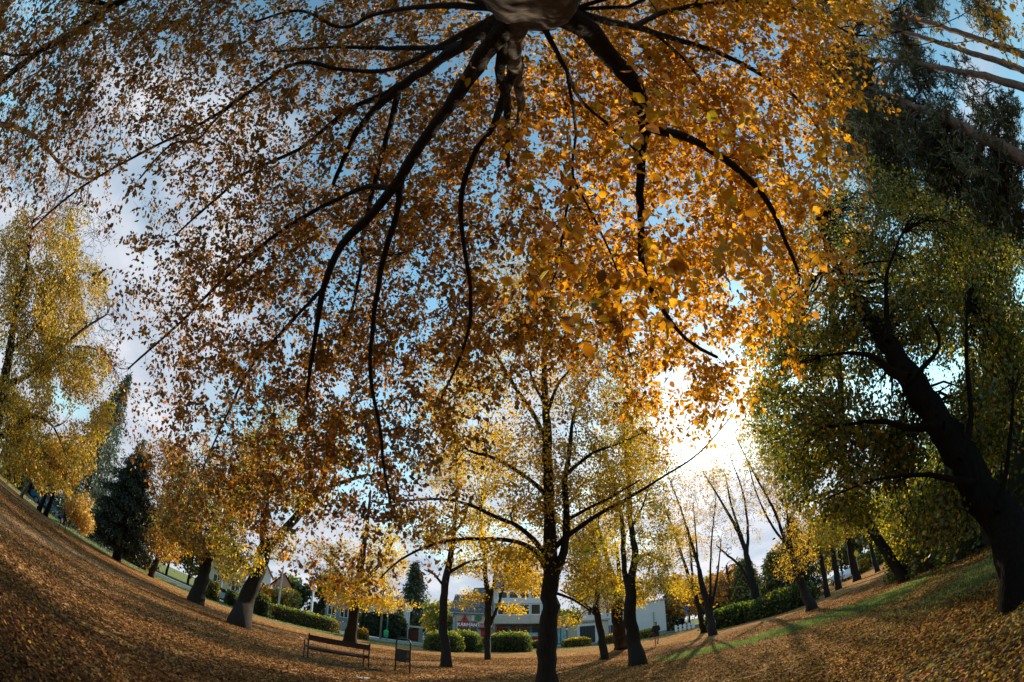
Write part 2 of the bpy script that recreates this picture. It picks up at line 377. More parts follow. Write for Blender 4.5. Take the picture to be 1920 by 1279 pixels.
at = me.attributes.new('cover', 'FLOAT_COLOR', 'POINT'); cc = np.zeros((len(V), 4), np.float32); cc[:, 0] = grass_amount(V); cc[:, 1] = path_amount(V); cc[:, 3] = 1
at.data.foreach_set('color', cc.ravel())
m, t, o = mat_nodes('leafy ground'); nn = t.nodes.new; l = t.links.new
p = nn('ShaderNodeBsdfPrincipled'); p.inputs['Roughness'].default_value = 1; p.inputs['Specular IOR Level'].default_value = 0; l(p.outputs[0], o.inputs[0])
tcn = nn('ShaderNodeTexCoord'); vo = nn('ShaderNodeTexVoronoi'); vo.inputs['Scale'].default_value = 11.0; l(tcn.outputs['Object'], vo.inputs['Vector'])
sp = nn('ShaderNodeSeparateColor'); l(vo.outputs['Color'], sp.inputs[0])
r1 = nn('ShaderNodeValToRGB'); e = r1.color_ramp.elements
e[0].position = 0; e[0].color = (.10, .05, .022, 1); e[1].position = 1; e[1].color = (.66, .44, .21, 1)
x = e.new(.35); x.color = (.28, .15, .066, 1); x = e.new(.7); x.color = (.50, .29, .12, 1)
l(sp.outputs[0], r1.inputs[0])
ng = nn('ShaderNodeTexNoise'); ng.inputs['Scale'].default_value = .6; ng.inputs['Detail'].default_value = 9; ng.inputs['Roughness'].default_value = .7; l(tcn.outputs['Object'], ng.inputs['Vector'])
r0 = nn('ShaderNodeValToRGB'); r0.color_ramp.elements[0].position = .3; r0.color_ramp.elements[0].color = (.55, .50, .45, 1); r0.color_ramp.elements[1].position = .7; r0.color_ramp.elements[1].color = (1.15, 1.1, 1.05, 1)
l(ng.outputs['Fac'], r0.inputs[0])
mu = nn('ShaderNodeMix'); mu.data_type = 'RGBA'; mu.blend_type = 'MULTIPLY'; mu.inputs[0].default_value = 1; l(r1.outputs[0], mu.inputs['A']); l(r0.outputs[0], mu.inputs['B'])
n3 = nn('ShaderNodeTexNoise'); n3.inputs['Scale'].default_value = 26; n3.inputs['Detail'].default_value = 6; n3.inputs['Roughness'].default_value = .8; l(tcn.outputs['Object'], n3.inputs['Vector'])
r2 = nn('ShaderNodeValToRGB'); r2.color_ramp.elements[0].position = .35; r2.color_ramp.elements[0].color = (.08, .10, .045, 1); r2.color_ramp.elements[1].position = .65; r2.color_ramp.elements[1].color = (.27, .33, .14, 1)
l(n3.outputs['Fac'], r2.inputs[0])
ac = nn('ShaderNodeAttribute'); ac.attribute_name = 'cover'; sc_ = nn('ShaderNodeSeparateColor'); l(ac.outputs['Color'], sc_.inputs[0])
# grass shows between the leaves: threshold the cell noise with the cover amount
th = nn('ShaderNodeMath'); th.operation = 'GREATER_THAN'; l(sc_.outputs[0], th.inputs[0]); l(sp.outputs[1], th.inputs[1])
mg = nn('ShaderNodeMix'); mg.data_type = 'RGBA'; l(th.outputs[0], mg.inputs[0]); l(mu.outputs['Result'], mg.inputs['A']); l(r2.outputs[0], mg.inputs['B'])
mpth = nn('ShaderNodeMix'); mpth.data_type = 'RGBA'; l(mg.outputs['Result'], mpth.inputs['A']); mpth.inputs['B'].default_value = (.30, .18, .10, 1)
pm = nn('ShaderNodeMath'); pm.operation = 'MULTIPLY'; pm.inputs[1].default_value = .75; l(sc_.outputs[1], pm.inputs[0]); l(pm.outputs[0], mpth.inputs[0])
l(mpth.outputs['Result'], p.inputs['Base Color'])
b1 = nn('ShaderNodeBump'); b1.inputs['Strength'].default_value = .8; b1.inputs['Distance'].default_value = .04; l(vo.outputs['Distance'], b1.inputs['Height']); l(b1.outputs[0], p.inputs['Normal'])
tag(link('ground', me, m), kind='structure')

def offset_line(L, d):
    T = norm(np.gradient(L, axis=0)); return L + np.stack([-T[:, 1], T[:, 0]], 1) * d
def dens(L, step=1.5):
    out = []
    p, _ = smooth_line(np.column_stack([L, np.zeros(len(L))]), np.ones(len(L)), step); return p[:, :2]
def strip(name, L, a, b, z0, z1, mt, kind='structure'):
    A, B = offset_line(L, a), offset_line(L, b); n = len(L)
    if z0 is None:
        V = np.concatenate([np.column_stack([A, np.full(n, z1)]), np.column_stack([B, np.full(n, z1)])]); i = np.arange(n - 1)
        Fq = np.stack([i, i + 1, i + 1 + n, i + n], 1)[:, ::-1]
    else:
        V = np.concatenate([np.column_stack([A, np.full(n, z0)]), np.column_stack([A, np.full(n, z1)]), np.column_stack([B, np.full(n, z1)]), np.column_stack([B, np.full(n, z0)])]); i = np.arange(n - 1)
        Fq = np.concatenate([np.stack([i + k * n, i + 1 + k * n, i + 1 + (k + 1) * n, i + (k + 1) * n], 1)[:, ::-1] for k in range(3)])
    o = link(name, np_mesh(name, V, Fq), mt); tag(o, kind=kind); return o
M_ROAD = mat('asphalt', (.16, .17, .18), .9, noise=.25, nscale=2, bump=.4, bscale=60)
M_CONC = mat('concrete', (.42, .42, .40), .9, noise=.3, nscale=3, bump=.4, bscale=30)
SL = dens(STREET)
strip('road', SL, -3.2, 3.2, None, .006, M_ROAD)
strip('kerb', SL, -3.36, -3.2, 0, .12, M_CONC); strip('kerb', SL, 3.2, 3.36, 0, .12, M_CONC)
strip('pavement', SL, 3.36, 5.6, 0, .115, M_CONC)
strip('road', dens(np.array([(26.0, 62.0), (34, 60), (48, 66), (95, 88)], float)), -1.6, 1.6, None, .008, M_CONC)

# fallen leaves, each one its own small curled leaf
n = 460000
rr = 1.0 + (rng.random(n) ** 1.15) * 27; az = rng.uniform(radians(-88), radians(88), n)
P2 = np.stack([np.sin(az) * rr, np.cos(az) * rr], 1)
keep = rng.random(n) > np.maximum(grass_amount(P2) * .66, path_amount(P2) * .72); keep &= (vnoise(P2, .8, 12) * .6 + vnoise(P2, 2.5, 13) * .5 + .25 > rng.random(n))
P2 = P2[keep]; n = len(P2)
A = rng.normal(size=(n, 3)); A[:, 2] *= .28; R = rng.normal(0, .35, (n, 3)); R[:, 2] = 1
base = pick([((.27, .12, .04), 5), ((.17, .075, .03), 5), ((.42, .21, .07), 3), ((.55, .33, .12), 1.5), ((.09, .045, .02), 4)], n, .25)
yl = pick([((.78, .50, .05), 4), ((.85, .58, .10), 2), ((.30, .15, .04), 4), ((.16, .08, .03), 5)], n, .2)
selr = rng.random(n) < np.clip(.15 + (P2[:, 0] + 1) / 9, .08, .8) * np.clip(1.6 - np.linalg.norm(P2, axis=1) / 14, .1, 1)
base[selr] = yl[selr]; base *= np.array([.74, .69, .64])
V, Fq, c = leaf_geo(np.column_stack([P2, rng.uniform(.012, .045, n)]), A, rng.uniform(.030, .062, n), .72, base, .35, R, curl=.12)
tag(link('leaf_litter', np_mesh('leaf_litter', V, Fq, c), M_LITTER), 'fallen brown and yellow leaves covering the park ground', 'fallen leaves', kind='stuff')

# grass blades on the open strips
n = 340000
which = rng.random(n) < .7
t_ = rng.random(n) * (len(GRASSR) - 1.001); i = t_.astype(int); f = (t_ - i)[:, None]
Pa = GRASSR[i] * (1 - f) + GRASSR[i + 1] * f + rng.normal(0, 1.1, (n, 2))
t_ = rng.uniform(.8, 5.6, n); i = t_.astype(int); f = (t_ - i)[:, None]
Pb = STREET[i] * (1 - f) + STREET[i + 1] * f + np.array([0, -1]) * rng.uniform(4.0, 15, (n, 1))
P2 = np.where(which[:, None], Pa, Pb); keep = (rng.random(n) < grass_amount(P2) ** 1.6 * .8) & (seg_dist(P2, STREET) > 3.5); P2 = P2[keep]; which = which[keep]; n = len(P2)
h_ = np.where(which, rng.uniform(.03, .09, n), rng.uniform(.05, .13, n)); wd = np.where(which, .007, .03)
A = rng.normal(0, .45, (n, 3)); A[:, 2] = 1
V, Fq, c = leaf_geo(np.column_stack([P2, np.zeros(n)]), A, h_, wd / h_ * 2, pick([((.14, .20, .065), 4), ((.23, .28, .10), 3), ((.34, .38, .16), 2), ((.09, .14, .04), 2)], n), .2)
tag(link('grass', np_mesh('grass', V, Fq, c), M_GRASS), 'short green grass showing between the fallen leaves', 'grass', kind='stuff')


# ------------------------------------------------------------------ the great beech the camera stands under
DENS = np.array([
 [6,6,7,7,7,6,6,6,5,1,3,7,8,8,7,5,2,0,0,0],
 [5,6,6,6,6,6,6,6,6,5,7,8,8,8,7,5,1,0,0,0],
 [4,4,3,5,6,7,7,7,7,7,7,7,7,7,7,4,0,0,0,0],
 [1,2,1,3,6,7,7,7,7,6,7,7,7,7,7,3,0,0,0,0],
 [0,0,2,5,6,7,7,7,7,6,7,7,7,7,7,3,0,0,0,0],
 [0,0,2,5,7,7,7,7,7,6,7,7,7,7,5,1,0,0,0,0],
 [0,0,2,5,7,7,7,7,7,6,6,5,7,6,2,0,0,0,0,0],
 [0,0,2,5,7,7,7,7,5,2,1,1,4,4,0,0,0,0,0,0],
 [0,0,1,4,6,7,6,6,2,0,0,0,0,0,0,0,0,0,0,0],
 [0,0,0,1,4,4,4,4,1,0,0,0,0,0,0,0,0,0,0,0],
 [0,0,0,0,0,1,2,2,0,0,0,0,0,0,0,0,0,0,0,0]], float)
def grid(px, py, G=DENS):
    u = np.clip(px / 100 - .5, 0, G.shape[1] - 1.001); v_ = np.clip(py / 100 - .5, 0, G.shape[0] - 1.001); i = u.astype(int); j = v_.astype(int); a = u - i; b = v_ - j
    return (G[j, i] * (1 - a) + G[j, i + 1] * a) * (1 - b) + (G[j + 1, i] * (1 - a) + G[j + 1, i + 1] * a) * b
def ray_np(px, py):
    dx = px - 960.0; dy = py - 639.5; r = np.hypot(dx, dy); th = 2 * np.arcsin(np.minimum(1, r / 2 / F)); X = np.sin(th) * dx / r; U = -np.sin(th) * dy / r; f = np.cos(th)
    return np.stack([X, f * cos(PITCH) - U * sin(PITCH), f * sin(PITCH) + U * cos(PITCH)], 1)
beech = empty('beech_tree', (0, -.95, 0))
tag(beech, 'huge beech towering over the viewer, its dark limbs and coppery gold leaves spread overhead', 'tree')
sk = Skel(); beech_trunk = []
p, r = smooth_line([(0, -1.02, -.2), (0, -1.0, .4), (0.0, -.93, 1.5), (.03, -.62, 2.8), (.06, -.30, 3.7), (.12, .02, 4.35), (.13, .16, 4.7), (.10, .24, 4.95)], [.66, .48, .43, .38, .35, .30, .24, .14], .12, .03)
beech_trunk.append((p, r, 22))
FORK = np.array([.11, .10, 4.45])
# limb: photo polyline, distance first/last, width in photo pixels first/last
LIMBS = [
 ('right', [(1075, 40), (1110, 62), (1150, 110), (1188, 160), (1205, 200), (1212, 237)], 2.9, 3.7, 52, 30, None),
 ('right_down', [(1212, 237), (1201, 290), (1203, 400), (1205, 500), (1230, 560), (1285, 635), (1345, 670)], 3.7, 4.3, 24, 6, 0),
 ('right_out', [(1212, 237), (1250, 248), (1282, 256), (1345, 290), (1400, 332), (1440, 380), (1472, 450), (1500, 520)], 3.7, 4.7, 24, 7, 0),
 ('far_right', [(1085, 30), (1130, 38), (1190, 50), (1280, 78), (1350, 100), (1430, 142), (1500, 190), (1545, 260)], 2.8, 7.0, 20, 6, None),
 ('top_right', [(1190, 50), (1250, 22), (1340, 6), (1450, 6), (1530, 32), (1600, 66)], 3.6, 7.5, 14, 6, 3),
 ('right_twig', [(1235, 65), (1290, 120), (1340, 190), (1372, 250)], 4.0, 6.0, 8, 3, 3),
 ('left_down', [(940, 62), (905, 105), (880, 142), (840, 202), (790, 268), (750, 332), (700, 400), (640, 462), (607, 540), (590, 640), (575, 745)], 2.9, 5.5, 40, 7, None),
 ('hanging_left', [(750, 332), (744, 400), (720, 480), (700, 600), (694, 700), (712, 800), (720, 880), (735, 960)], 4.2, 5.5, 16, 5, 6),
 ('side_left', [(740, 345), (690, 350), (650, 366), (560, 412), (490, 462), (400, 542), (330, 612), (240, 692)], 4.2, 9.0, 13, 4, 6),
 ('upper_left', [(925, 55), (880, 75), (850, 96), (780, 142), (720, 190), (680, 230), (650, 285), (625, 345)], 2.9, 6.5, 34, 8, None),
 ('inner_left', [(755, 165), (730, 240), (705, 330), (682, 430), (676, 500), (655, 600), (620, 690)], 3.9, 7.5, 15, 4, 9),
 ('out_left', [(770, 150), (700, 185), (640, 215), (560, 280), (450, 330), (420, 360), (330, 440)], 3.9, 9.0, 14, 4, 9),
 ('level_left', [(905, 72), (860, 84), (800, 90), (700, 90), (640, 88), (520, 97)], 3.1, 7.0, 20, 4, None),
 ('long_left', [(870, 80), (740, 128), (640, 130), (560, 118), (480, 165), (410, 218), (370, 262), (320, 272), (262, 335)], 3.2, 8.5, 14, 4, None),
 ('corner', [(880, 20), (700, -40), (450, -60), (320, -40), (210, 12), (140, 60), (80, 92), (0, 155), (-60, 200)], 3.0, 9.0, 26, 14, None),
 ('top_left', [(870, 40), (800, 12), (700, 28), (640, 52), (560, 20), (480, 40)], 3.1, 6.5, 16, 5, None),
 ('leader', [(962, 62), (960, 90), (966, 125), (972, 160), (978, 195), (968, 235)], 2.8, 4.6, 50, 8, None),
 ('leader_fork', [(930, 100), (935, 135), (950, 180), (950, 230), (953, 312)], 3.0, 4.4, 24, 9, None),
 ('middle', [(950, 215), (925, 238), (908, 255), (885, 300), (866, 360), (866, 430), (882, 540), (880, 610), (858, 682), (828, 745)], 4.2, 5.2, 16, 5, None),
 ('thin_right', [(1030, 60), (1045, 100), (1062, 132), (1090, 190), (1150, 242), (1196, 287)], 2.9, 4.3, 12, 5, None),
 ('middle_right', [(1062, 132), (1080, 250), (1075, 330), (1120, 420), (1160, 520), (1165, 600), (1180, 660)], 3.2, 5.5, 8, 3, 19),
 ('middle_hang', [(1075, 330), (1062, 400), (1050, 470), (1035, 530), (1000, 562)], 3.8, 5.4, 7, 3, 20),
 ('far_left_low', [(480, 165), (380, 230), (260, 290), (140, 360), (60, 430)], 6.0, 10.0, 8, 4, 13),
 ('left_fan', [(607, 540), (540, 610), (470, 690), (420, 790), (380, 880)], 6.0, 8.5, 9, 3, 6),
]
made = []
for (nm, pl, d0, d1, w0, w1, par) in LIMBS:
    k = len(pl); cum = np.concatenate([[0], np.cumsum([hypot(pl[i + 1][0] - pl[i][0], pl[i + 1][1] - pl[i][1]) for i in range(k - 1)])]); u = cum / cum[-1]
    if par is not None:                     # start on the parent limb itself
        pts_, _r = made[par]; q0 = DD(pl[0][0], pl[0][1], d0); j = int(np.argmin(np.linalg.norm(np.cross(pts_ - np.array([0, 0, EYE]), ray(*pl[0])), axis=1))); d0 = float(np.linalg.norm(pts_[j] - np.array([0, 0, EYE])))
    pts = [DD(px, py, d0 + (d1 - d0) * uu ** .85) for (px, py), uu in zip(pl, u)]
    rad = [(w0 + (w1 - w0) * uu ** .8) / F * (d0 + (d1 - d0) * uu) / 2 for uu in u]
    if par is None: pts[0] = pts[0] * .45 + FORK * .55; rad[0] *= 1.25
    else: pts[0] = pts_[j]
    P_, R_ = smooth_line(pts, rad, .2, .11); R_ = R_ * .88 * (1 + rng.normal(0, .05, len(R_))); made.append((P_, R_)); sk.add(P_, R_)
    link('branch', tube_mesh('branch', [(P_, R_, 12 if w0 > 20 else 8)], .08), M_BEECH if nm == 'leader' else M_BARK, beech, True)
V0 = tube_mesh('trunk', beech_trunk, .10); link('trunk', V0, M_BEECH, beech, True)

# twigs fill an umbrella of foliage 3 to 10 m away
na_ = 0; A_px = []
while na_ < 12600:
    q = rng.random((20000, 2)) * [2100, 1180] - [90, 60]; q = q[rng.random(len(q)) < (grid(q[:, 0], q[:, 1]) / 8) ** 1.2 * np.clip(.12 + 1.35 * vnoise(q, 1 / 60, 21), 0, 1)]; A_px.append(q); na_ += len(q)
A_px = np.concatenate(A_px)[:12600]
rdir = ray_np(A_px[:, 0], A_px[:, 1])
side = np.clip((A_px[:, 0] - 500) / 700, 0, 1)      # the crown reaches down closer on the right
dn = 5.4 - .8 * side; df = 11.0 - 2.0 * side
dist = dn + (df - dn) * rng.random(len(A_px)) ** .9
close = (rng.random(len(A_px)) < .035) & (A_px[:, 0] > 900) & (A_px[:, 1] > 200) & (A_px[:, 1] < 620); dist[close] = rng.uniform(2.1, 3.4, close.sum())
att = rdir * dist[:, None] + np.array([0, 0, EYE]); att = att[att[:, 2] > 1.6]
# the other half of the crown, behind and beside the camera, closes the shade
b_ = norm(rng.normal(size=(5200, 3)) * [1.2, 1, .8] + np.array([0, -.8, .35])) * rng.uniform(4, 9.5, (5200, 1)) + np.array([0, -.5, 1.6])
b_ = b_[(b_[:, 2] > 1.3) & (b_[:, 1] < -1.6 - .0 * b_[:, 0])]
att = np.concatenate([att, b_])
tw = sk.grow(att, up=.1, rmax=.45, rk=.0042, stages=(.02, .06, .14, .3, .6, 1), sag=.25, seg=.22, rmin=.0018)
link('twigs', tube_mesh('twigs', tw), M_BARK, beech, True)
def beech_col(P, n):  # copper left to gold right: leaf hue, with shade and backlight coloured in
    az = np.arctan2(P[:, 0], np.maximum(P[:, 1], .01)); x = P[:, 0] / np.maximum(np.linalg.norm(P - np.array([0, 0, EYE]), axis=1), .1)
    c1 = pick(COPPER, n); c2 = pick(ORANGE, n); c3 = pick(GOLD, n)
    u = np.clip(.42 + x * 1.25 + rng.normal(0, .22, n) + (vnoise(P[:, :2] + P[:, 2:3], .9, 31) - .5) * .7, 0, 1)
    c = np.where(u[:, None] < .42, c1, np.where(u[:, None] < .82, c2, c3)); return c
V, Fq, c = leaves_on(tw, 34, 13, .086, None, droop=.6, spread=.055, W=.62, tail=.75, colf=beech_col)
link('crown', np_mesh('crown', V, Fq, c), M_BLEAF, beech, True)
print('BEECH leaves', len(V) // 6)

# ------------------------------------------------------------------ trees of the park
G1, G2 = 'yellow trees standing on the lawn', 'trees along the street'
tree('lawn_tree', 'tall slim yellow tree with its dark trunk nearest the viewer, branches arching both ways', G1, 9.4,
 [[(1022, 1310, 38), (1026, 1200, 34), (1030, 1120, 30), (1031, 1060, 27), (1030, 960, 20), (1027, 850, 17), (1023, 760, 14), (1020, 680, 10), (1026, 600, 6), (1032, 520, 3)],
  [(1033, 1085, 20), (1050, 1055, 17), (1061, 1010, 14), (1061, 950, 12), (1059, 900, 10), (1068, 840, 8), (1075, 780, 6), (1092, 735, 4), (1125, 690, 3)],
  [(1026, 1068, 14), (1008, 1040, 11), (985, 1022, 9), (950, 1013, 8), (900, 1010, 7), (850, 1012, 6), (800, 1025, 5), (750, 1050, 4), (715, 1082, 3)],
  [(1026, 1040, 13), (1012, 1025, 10), (990, 1000, 9), (960, 981, 8), (920, 965, 7), (880, 946, 6), (830, 936, 5), (770, 938, 4), (705, 948, 2)],
  [(1026, 935, 11), (1012, 915, 9), (980, 890, 7), (930, 860, 6), (880, 845, 5), (850, 820, 4), (830, 788, 2)],
  [(1026, 835, 11), (1005, 785, 9), (975, 740, 8), (950, 700, 6), (925, 655, 5), (900, 618, 4), (880, 590, 2)],
  [(1036, 1030, 11), (1060, 1008, 10), (1090, 985, 9), (1130, 960, 8), (1190, 927, 6), (1250, 890, 4), (1310, 850, 3), (1380, 770, 1.5)],
  [(1062, 975, 8), (1100, 955, 6), (1150, 930, 5), (1200, 900, 3)], [(1062, 890, 8), (1110, 850, 6), (1160, 832, 4), (1230, 800, 2)],
  [(1027, 770, 8), (1045, 722, 6), (1070, 690, 4), (1090, 640, 2)], [(1022, 760, 6), (1000, 715, 5), (985, 660, 3), (975, 600, 2)], [(1036, 1110, 7), (1060, 1118, 5), (1085, 1130, 4), (1110, 1148, 2)]],
 [(1010, 640, 130, 130, 9.6, 2.2), (900, 820, 110, 100, 9.6, 2.0), (1100, 830, 120, 110, 9.8, 2.2), (940, 950, 110, 45, 9.4, 1.6), (800, 990, 70, 45, 9.5, 1.2), (1010, 900, 90, 120, 10, 2), (1100, 960, 110, 60, 10, 1.6), (1200, 860, 80, 50, 10, 1.5), (960, 1050, 90, 35, 9.4, 1.4), (1100, 1080, 60, 35, 9.6, 1.3), (1000, 540, 120, 80, 10, 2), (860, 700, 80, 90, 9.8, 2), (1150, 720, 90, 90, 10, 2), (1120, 560, 90, 80, 10, 2)],
 YEL + GOLD, 2600, .066, leaves_m=20, nmin=9, up=.25, droop=.35, W=.85, step=.3, spread=.09, flare=1.25, shell=.42)
tree('lawn_tree', 'gnarled thick leaning trunk with flared foot left of the bench, forking low', G1, 20.2,
 [[(448, 1174, 42), (462, 1130, 32), (476, 1090, 28), (490, 1050, 24), (496, 990, 16), (498, 930, 14), (501, 880, 11), (512, 800, 7)],
  [(489, 1062, 22), (508, 1020, 19), (532, 998, 18), (566, 958, 17), (600, 912, 15), (612, 862, 13), (620, 820, 8)], [(590, 925, 11), (640, 905, 8), (690, 890, 5)], [(480, 1080, 12), (445, 1040, 8), (430, 990, 5)]],
 [(500, 890, 90, 80, 20, 3), (560, 930, 60, 50, 20, 2), (440, 1040, 60, 40, 19, 2), (620, 830, 60, 60, 20, 2), (440, 960, 60, 60, 20, 2), (530, 1020, 40, 35, 20, 1.5), (430, 1075, 35, 22, 22, 1.5), (520, 820, 80, 60, 21, 2.5)],
 OLIVE + YEL, 1000, .14, flare=1.25, up=.3)
tree('lawn_tree', 'dark trunk with spreading foot, second thick tree from the left path', G1, 25.8,
 [[(368, 1131, 30), (380, 1085, 23), (392, 1045, 19), (408, 1005, 16), (440, 950, 14), (458, 895, 8)], [(385, 1068, 18), (398, 1010, 14), (402, 960, 9), (410, 900, 5)]],
 [(400, 920, 90, 80, 25.8, 3), (370, 1000, 60, 50, 25, 2.5), (460, 870, 60, 60, 26, 3), (340, 950, 50, 70, 26, 3), (420, 1030, 40, 35, 25, 2), (330, 1010, 40, 35, 27, 2)], GOLD + BROWN + OLIVE, 1100, .17, flare=1.2)
tree('lawn_tree', 'short trunk standing behind the bench under drooping golden leaves', G1, 30,
 [[(656, 1204, 24), (662, 1160, 19), (668, 1110, 16), (678, 1050, 12), (688, 985, 7), (695, 920, 4)], [(668, 1120, 9), (640, 1080, 7), (610, 1040, 4)], [(672, 1100, 9), (710, 1060, 6), (740, 1010, 4)]],
 [(690, 1110, 70, 40, 28, 3), (640, 1100, 50, 45, 29, 2.5), (700, 1040, 70, 60, 30, 3), (600, 1050, 40, 40, 30, 2), (740, 1130, 40, 18, 27, 1.5)], YEL, 800, .15, flare=1.4)
tree('lawn_tree', 'slender bare-footed trunk just right of the litter bin', G1, 18.7,
 [[(838, 1251, 22), (834, 1200, 16), (831, 1150, 14), (837, 1085, 13), (848, 1030, 10), (852, 985, 8), (857, 930, 6), (857, 860, 4)],
  [(841, 1075, 7), (862, 1062, 5), (885, 1052, 4), (910, 1049, 2)], [(833, 1100, 6), (815, 1078, 4), (795, 1068, 2)], [(850, 1000, 6), (870, 975, 5), (880, 940, 2)]],
 [(860, 930, 60, 60, 18.7, 2), (830, 1010, 50, 30, 18.7, 1.5), (900, 1010, 50, 30, 18.5, 1.5), (860, 860, 45, 50, 19, 2), (850, 770, 80, 60, 19, 2.5), (800, 880, 60, 60, 19, 2)], YEL, 620, .10, nmin=5, leaves_m=12)
tree('lawn_tree', 'thin trunk splitting into three upright stems before the sign with red shopfront', G1, 26.6,
 [[(915, 1237, 11), (915, 1190, 12), (916, 1140, 13), (912, 1085, 9), (906, 1020, 6), (900, 960, 4)], [(917, 1140, 10), (924, 1105, 7), (930, 1070, 6), (940, 1020, 3)],
  [(919, 1172, 7), (932, 1140, 6), (945, 1100, 5), (962, 1040, 3)]],
 [(950, 1090, 45, 22, 25, 1.5), (900, 1040, 50, 40, 26.6, 2), (960, 1030, 50, 40, 26, 2), (890, 1115, 35, 12, 26, 1.2), (960, 1140, 30, 14, 24, 1.2), (920, 970, 60, 50, 27, 2), (870, 1135, 28, 8, 25, 1), (990, 1095, 45, 28, 24, 1.5), (985, 1045, 40, 40, 25, 1.5), (870, 1060, 45, 30, 25, 1.5), (910, 860, 80, 70, 27, 3)], YEL, 980, .13)
tree('lawn_tree', 'small crooked tree with a side limb, right of the nearest trunk', G1, 22.3,
 [[(1134, 1237, 15), (1127, 1185, 13), (1119, 1148, 12), (1121, 1100, 9), (1122, 1070, 8), (1113, 1010, 5), (1105, 950, 3)], [(1120, 1155, 9), (1105, 1140, 6), (1088, 1125, 5), (1050, 1106, 3)]],
 [(1090, 1110, 45, 30, 22, 2), (1100, 1050, 60, 50, 22, 2.5), (1140, 1120, 30, 25, 22, 2), (1065, 1160, 28, 16, 21, 1.5), (1100, 1000, 50, 40, 23, 2)], YEL + YGREEN, 620, .12)
tree('lawn_tree', 'straight dark trunk with a deep fork, closest of the yellow pair near the runner', G1, 16.8,
 [[(1197, 1247, 32), (1190, 1210, 25), (1184, 1165, 23), (1181, 1118, 21), (1189, 1065, 14), (1191, 1035, 12), (1184, 995, 10), (1178, 900, 7), (1172, 840, 4)],
  [(1182, 1120, 14), (1172, 1070, 11), (1168, 1010, 10), (1162, 950, 7), (1140, 870, 4)], [(1190, 1050, 6), (1215, 1040, 5), (1250, 1060, 3)], [(1184, 990, 6), (1205, 950, 4), (1220, 900, 2)]],
 [(1190, 930, 70, 80, 16.8, 2.2), (1225, 1060, 40, 35, 16.5, 1.8), (1150, 990, 50, 50, 17, 2), (1230, 1100, 25, 25, 16.5, 1.3), (1180, 840, 60, 60, 17, 2), (1230, 990, 50, 40, 17, 2), (1215, 1030, 55, 30, 17, 2), (1190, 740, 70, 60, 18, 2.5), (1150, 880, 60, 60, 18, 2.5)], YGREEN + YEL, 1200, .10)
tree('lawn_tree', 'thick trunk close behind the forked one, dividing at head height', G1, 24,
 [[(1166, 1217, 26), (1160, 1175, 22), (1157, 1118, 18), (1142, 1060, 9), (1126, 1005, 6), (1115, 960, 4)], [(1160, 1125, 10), (1162, 1080, 8), (1155, 1020, 5)]],
 [(1150, 1140, 35, 22, 23, 1.5), (1200, 1110, 35, 30, 25, 2), (1130, 1000, 50, 40, 24, 2.5), (1160, 1090, 40, 30, 24, 2), (1115, 930, 50, 40, 24, 2.5)], YEL, 480, .13)
tree('lawn_tree', 'many-stemmed sparse tree fanning up beneath the bright sun, its stems leaning left', G1, 29.7,
 [[(1338, 1191, 16), (1328, 1140, 12), (1314, 1080, 8), (1298, 1020, 5), (1275, 950, 3), (1248, 880, 1.5)], [(1334, 1160, 8), (1332, 1100, 4.5), (1334, 1020, 3), (1342, 940, 1.5)],
  [(1326, 1135, 7), (1312, 1090, 5), (1306, 1020, 3), (1300, 950, 1.5)], [(1332, 1150, 7), (1345, 1080, 4), (1352, 1010, 1.5)]],
 [(1220, 880, 50, 40, 28, 2), (1340, 890, 40, 40, 29, 2), (1280, 960, 60, 60, 29, 3), (1335, 1000, 50, 60, 30, 3), (1270, 1060, 40, 35, 29, 2.5), (1300, 890, 60, 50, 30, 3), (1230, 920, 45, 50, 29, 2)], YEL + TANB, 560, .12, nmin=4, leaves_m=6, bare=[(1290, 930, 60, 70, 29, 3, 260), (1340, 980, 40, 60, 30, 2, 160), (1310, 860, 60, 40, 29, 3, 120)])
tree('lawn_tree', 'slim leaning stem just left of the many-stemmed tree', G1, 33,
 [[(1319, 1187, 11), (1308, 1130, 8), (1288, 1070, 6), (1268, 1010, 5), (1245, 950, 3)], [(1300, 1110, 5), (1296, 1050, 4), (1290, 990, 2)]],
 [(1270, 1030, 40, 50, 33, 3), (1285, 1100, 30, 25, 32, 2.5)], YEL, 450, .14, nmin=3)
tree('lawn_tree', 'dark tree with crooked side limb in front of the junipers, crown almost bare', G1, 42,
 [[(1424, 1153, 20), (1412, 1100, 15), (1402, 1050, 11), (1385, 1000, 7), (1352, 940, 4), (1318, 885, 1.5)], [(1400, 1045, 8), (1402, 990, 5), (1392, 920, 3), (1370, 860, 1.5)], [(1408, 1100, 7), (1388, 1062, 5), (1360, 1038, 4), (1343, 1022, 2)], [(1395, 1020, 6), (1372, 950, 4), (1360, 890, 2)]],
 [(1370, 930, 60, 60, 42, 4), (1400, 990, 40, 40, 42, 3), (1390, 850, 60, 50, 42, 4)], YEL + TANB, 450, .15, nmin=3, leaves_m=2, bare=[(1370, 900, 50, 70, 42, 3, 260), (1400, 960, 35, 50, 42, 3, 160), (1370, 1020, 35, 25, 42, 2, 60)], base=HH(1424, 1153, 42) * [1, 1, 0])
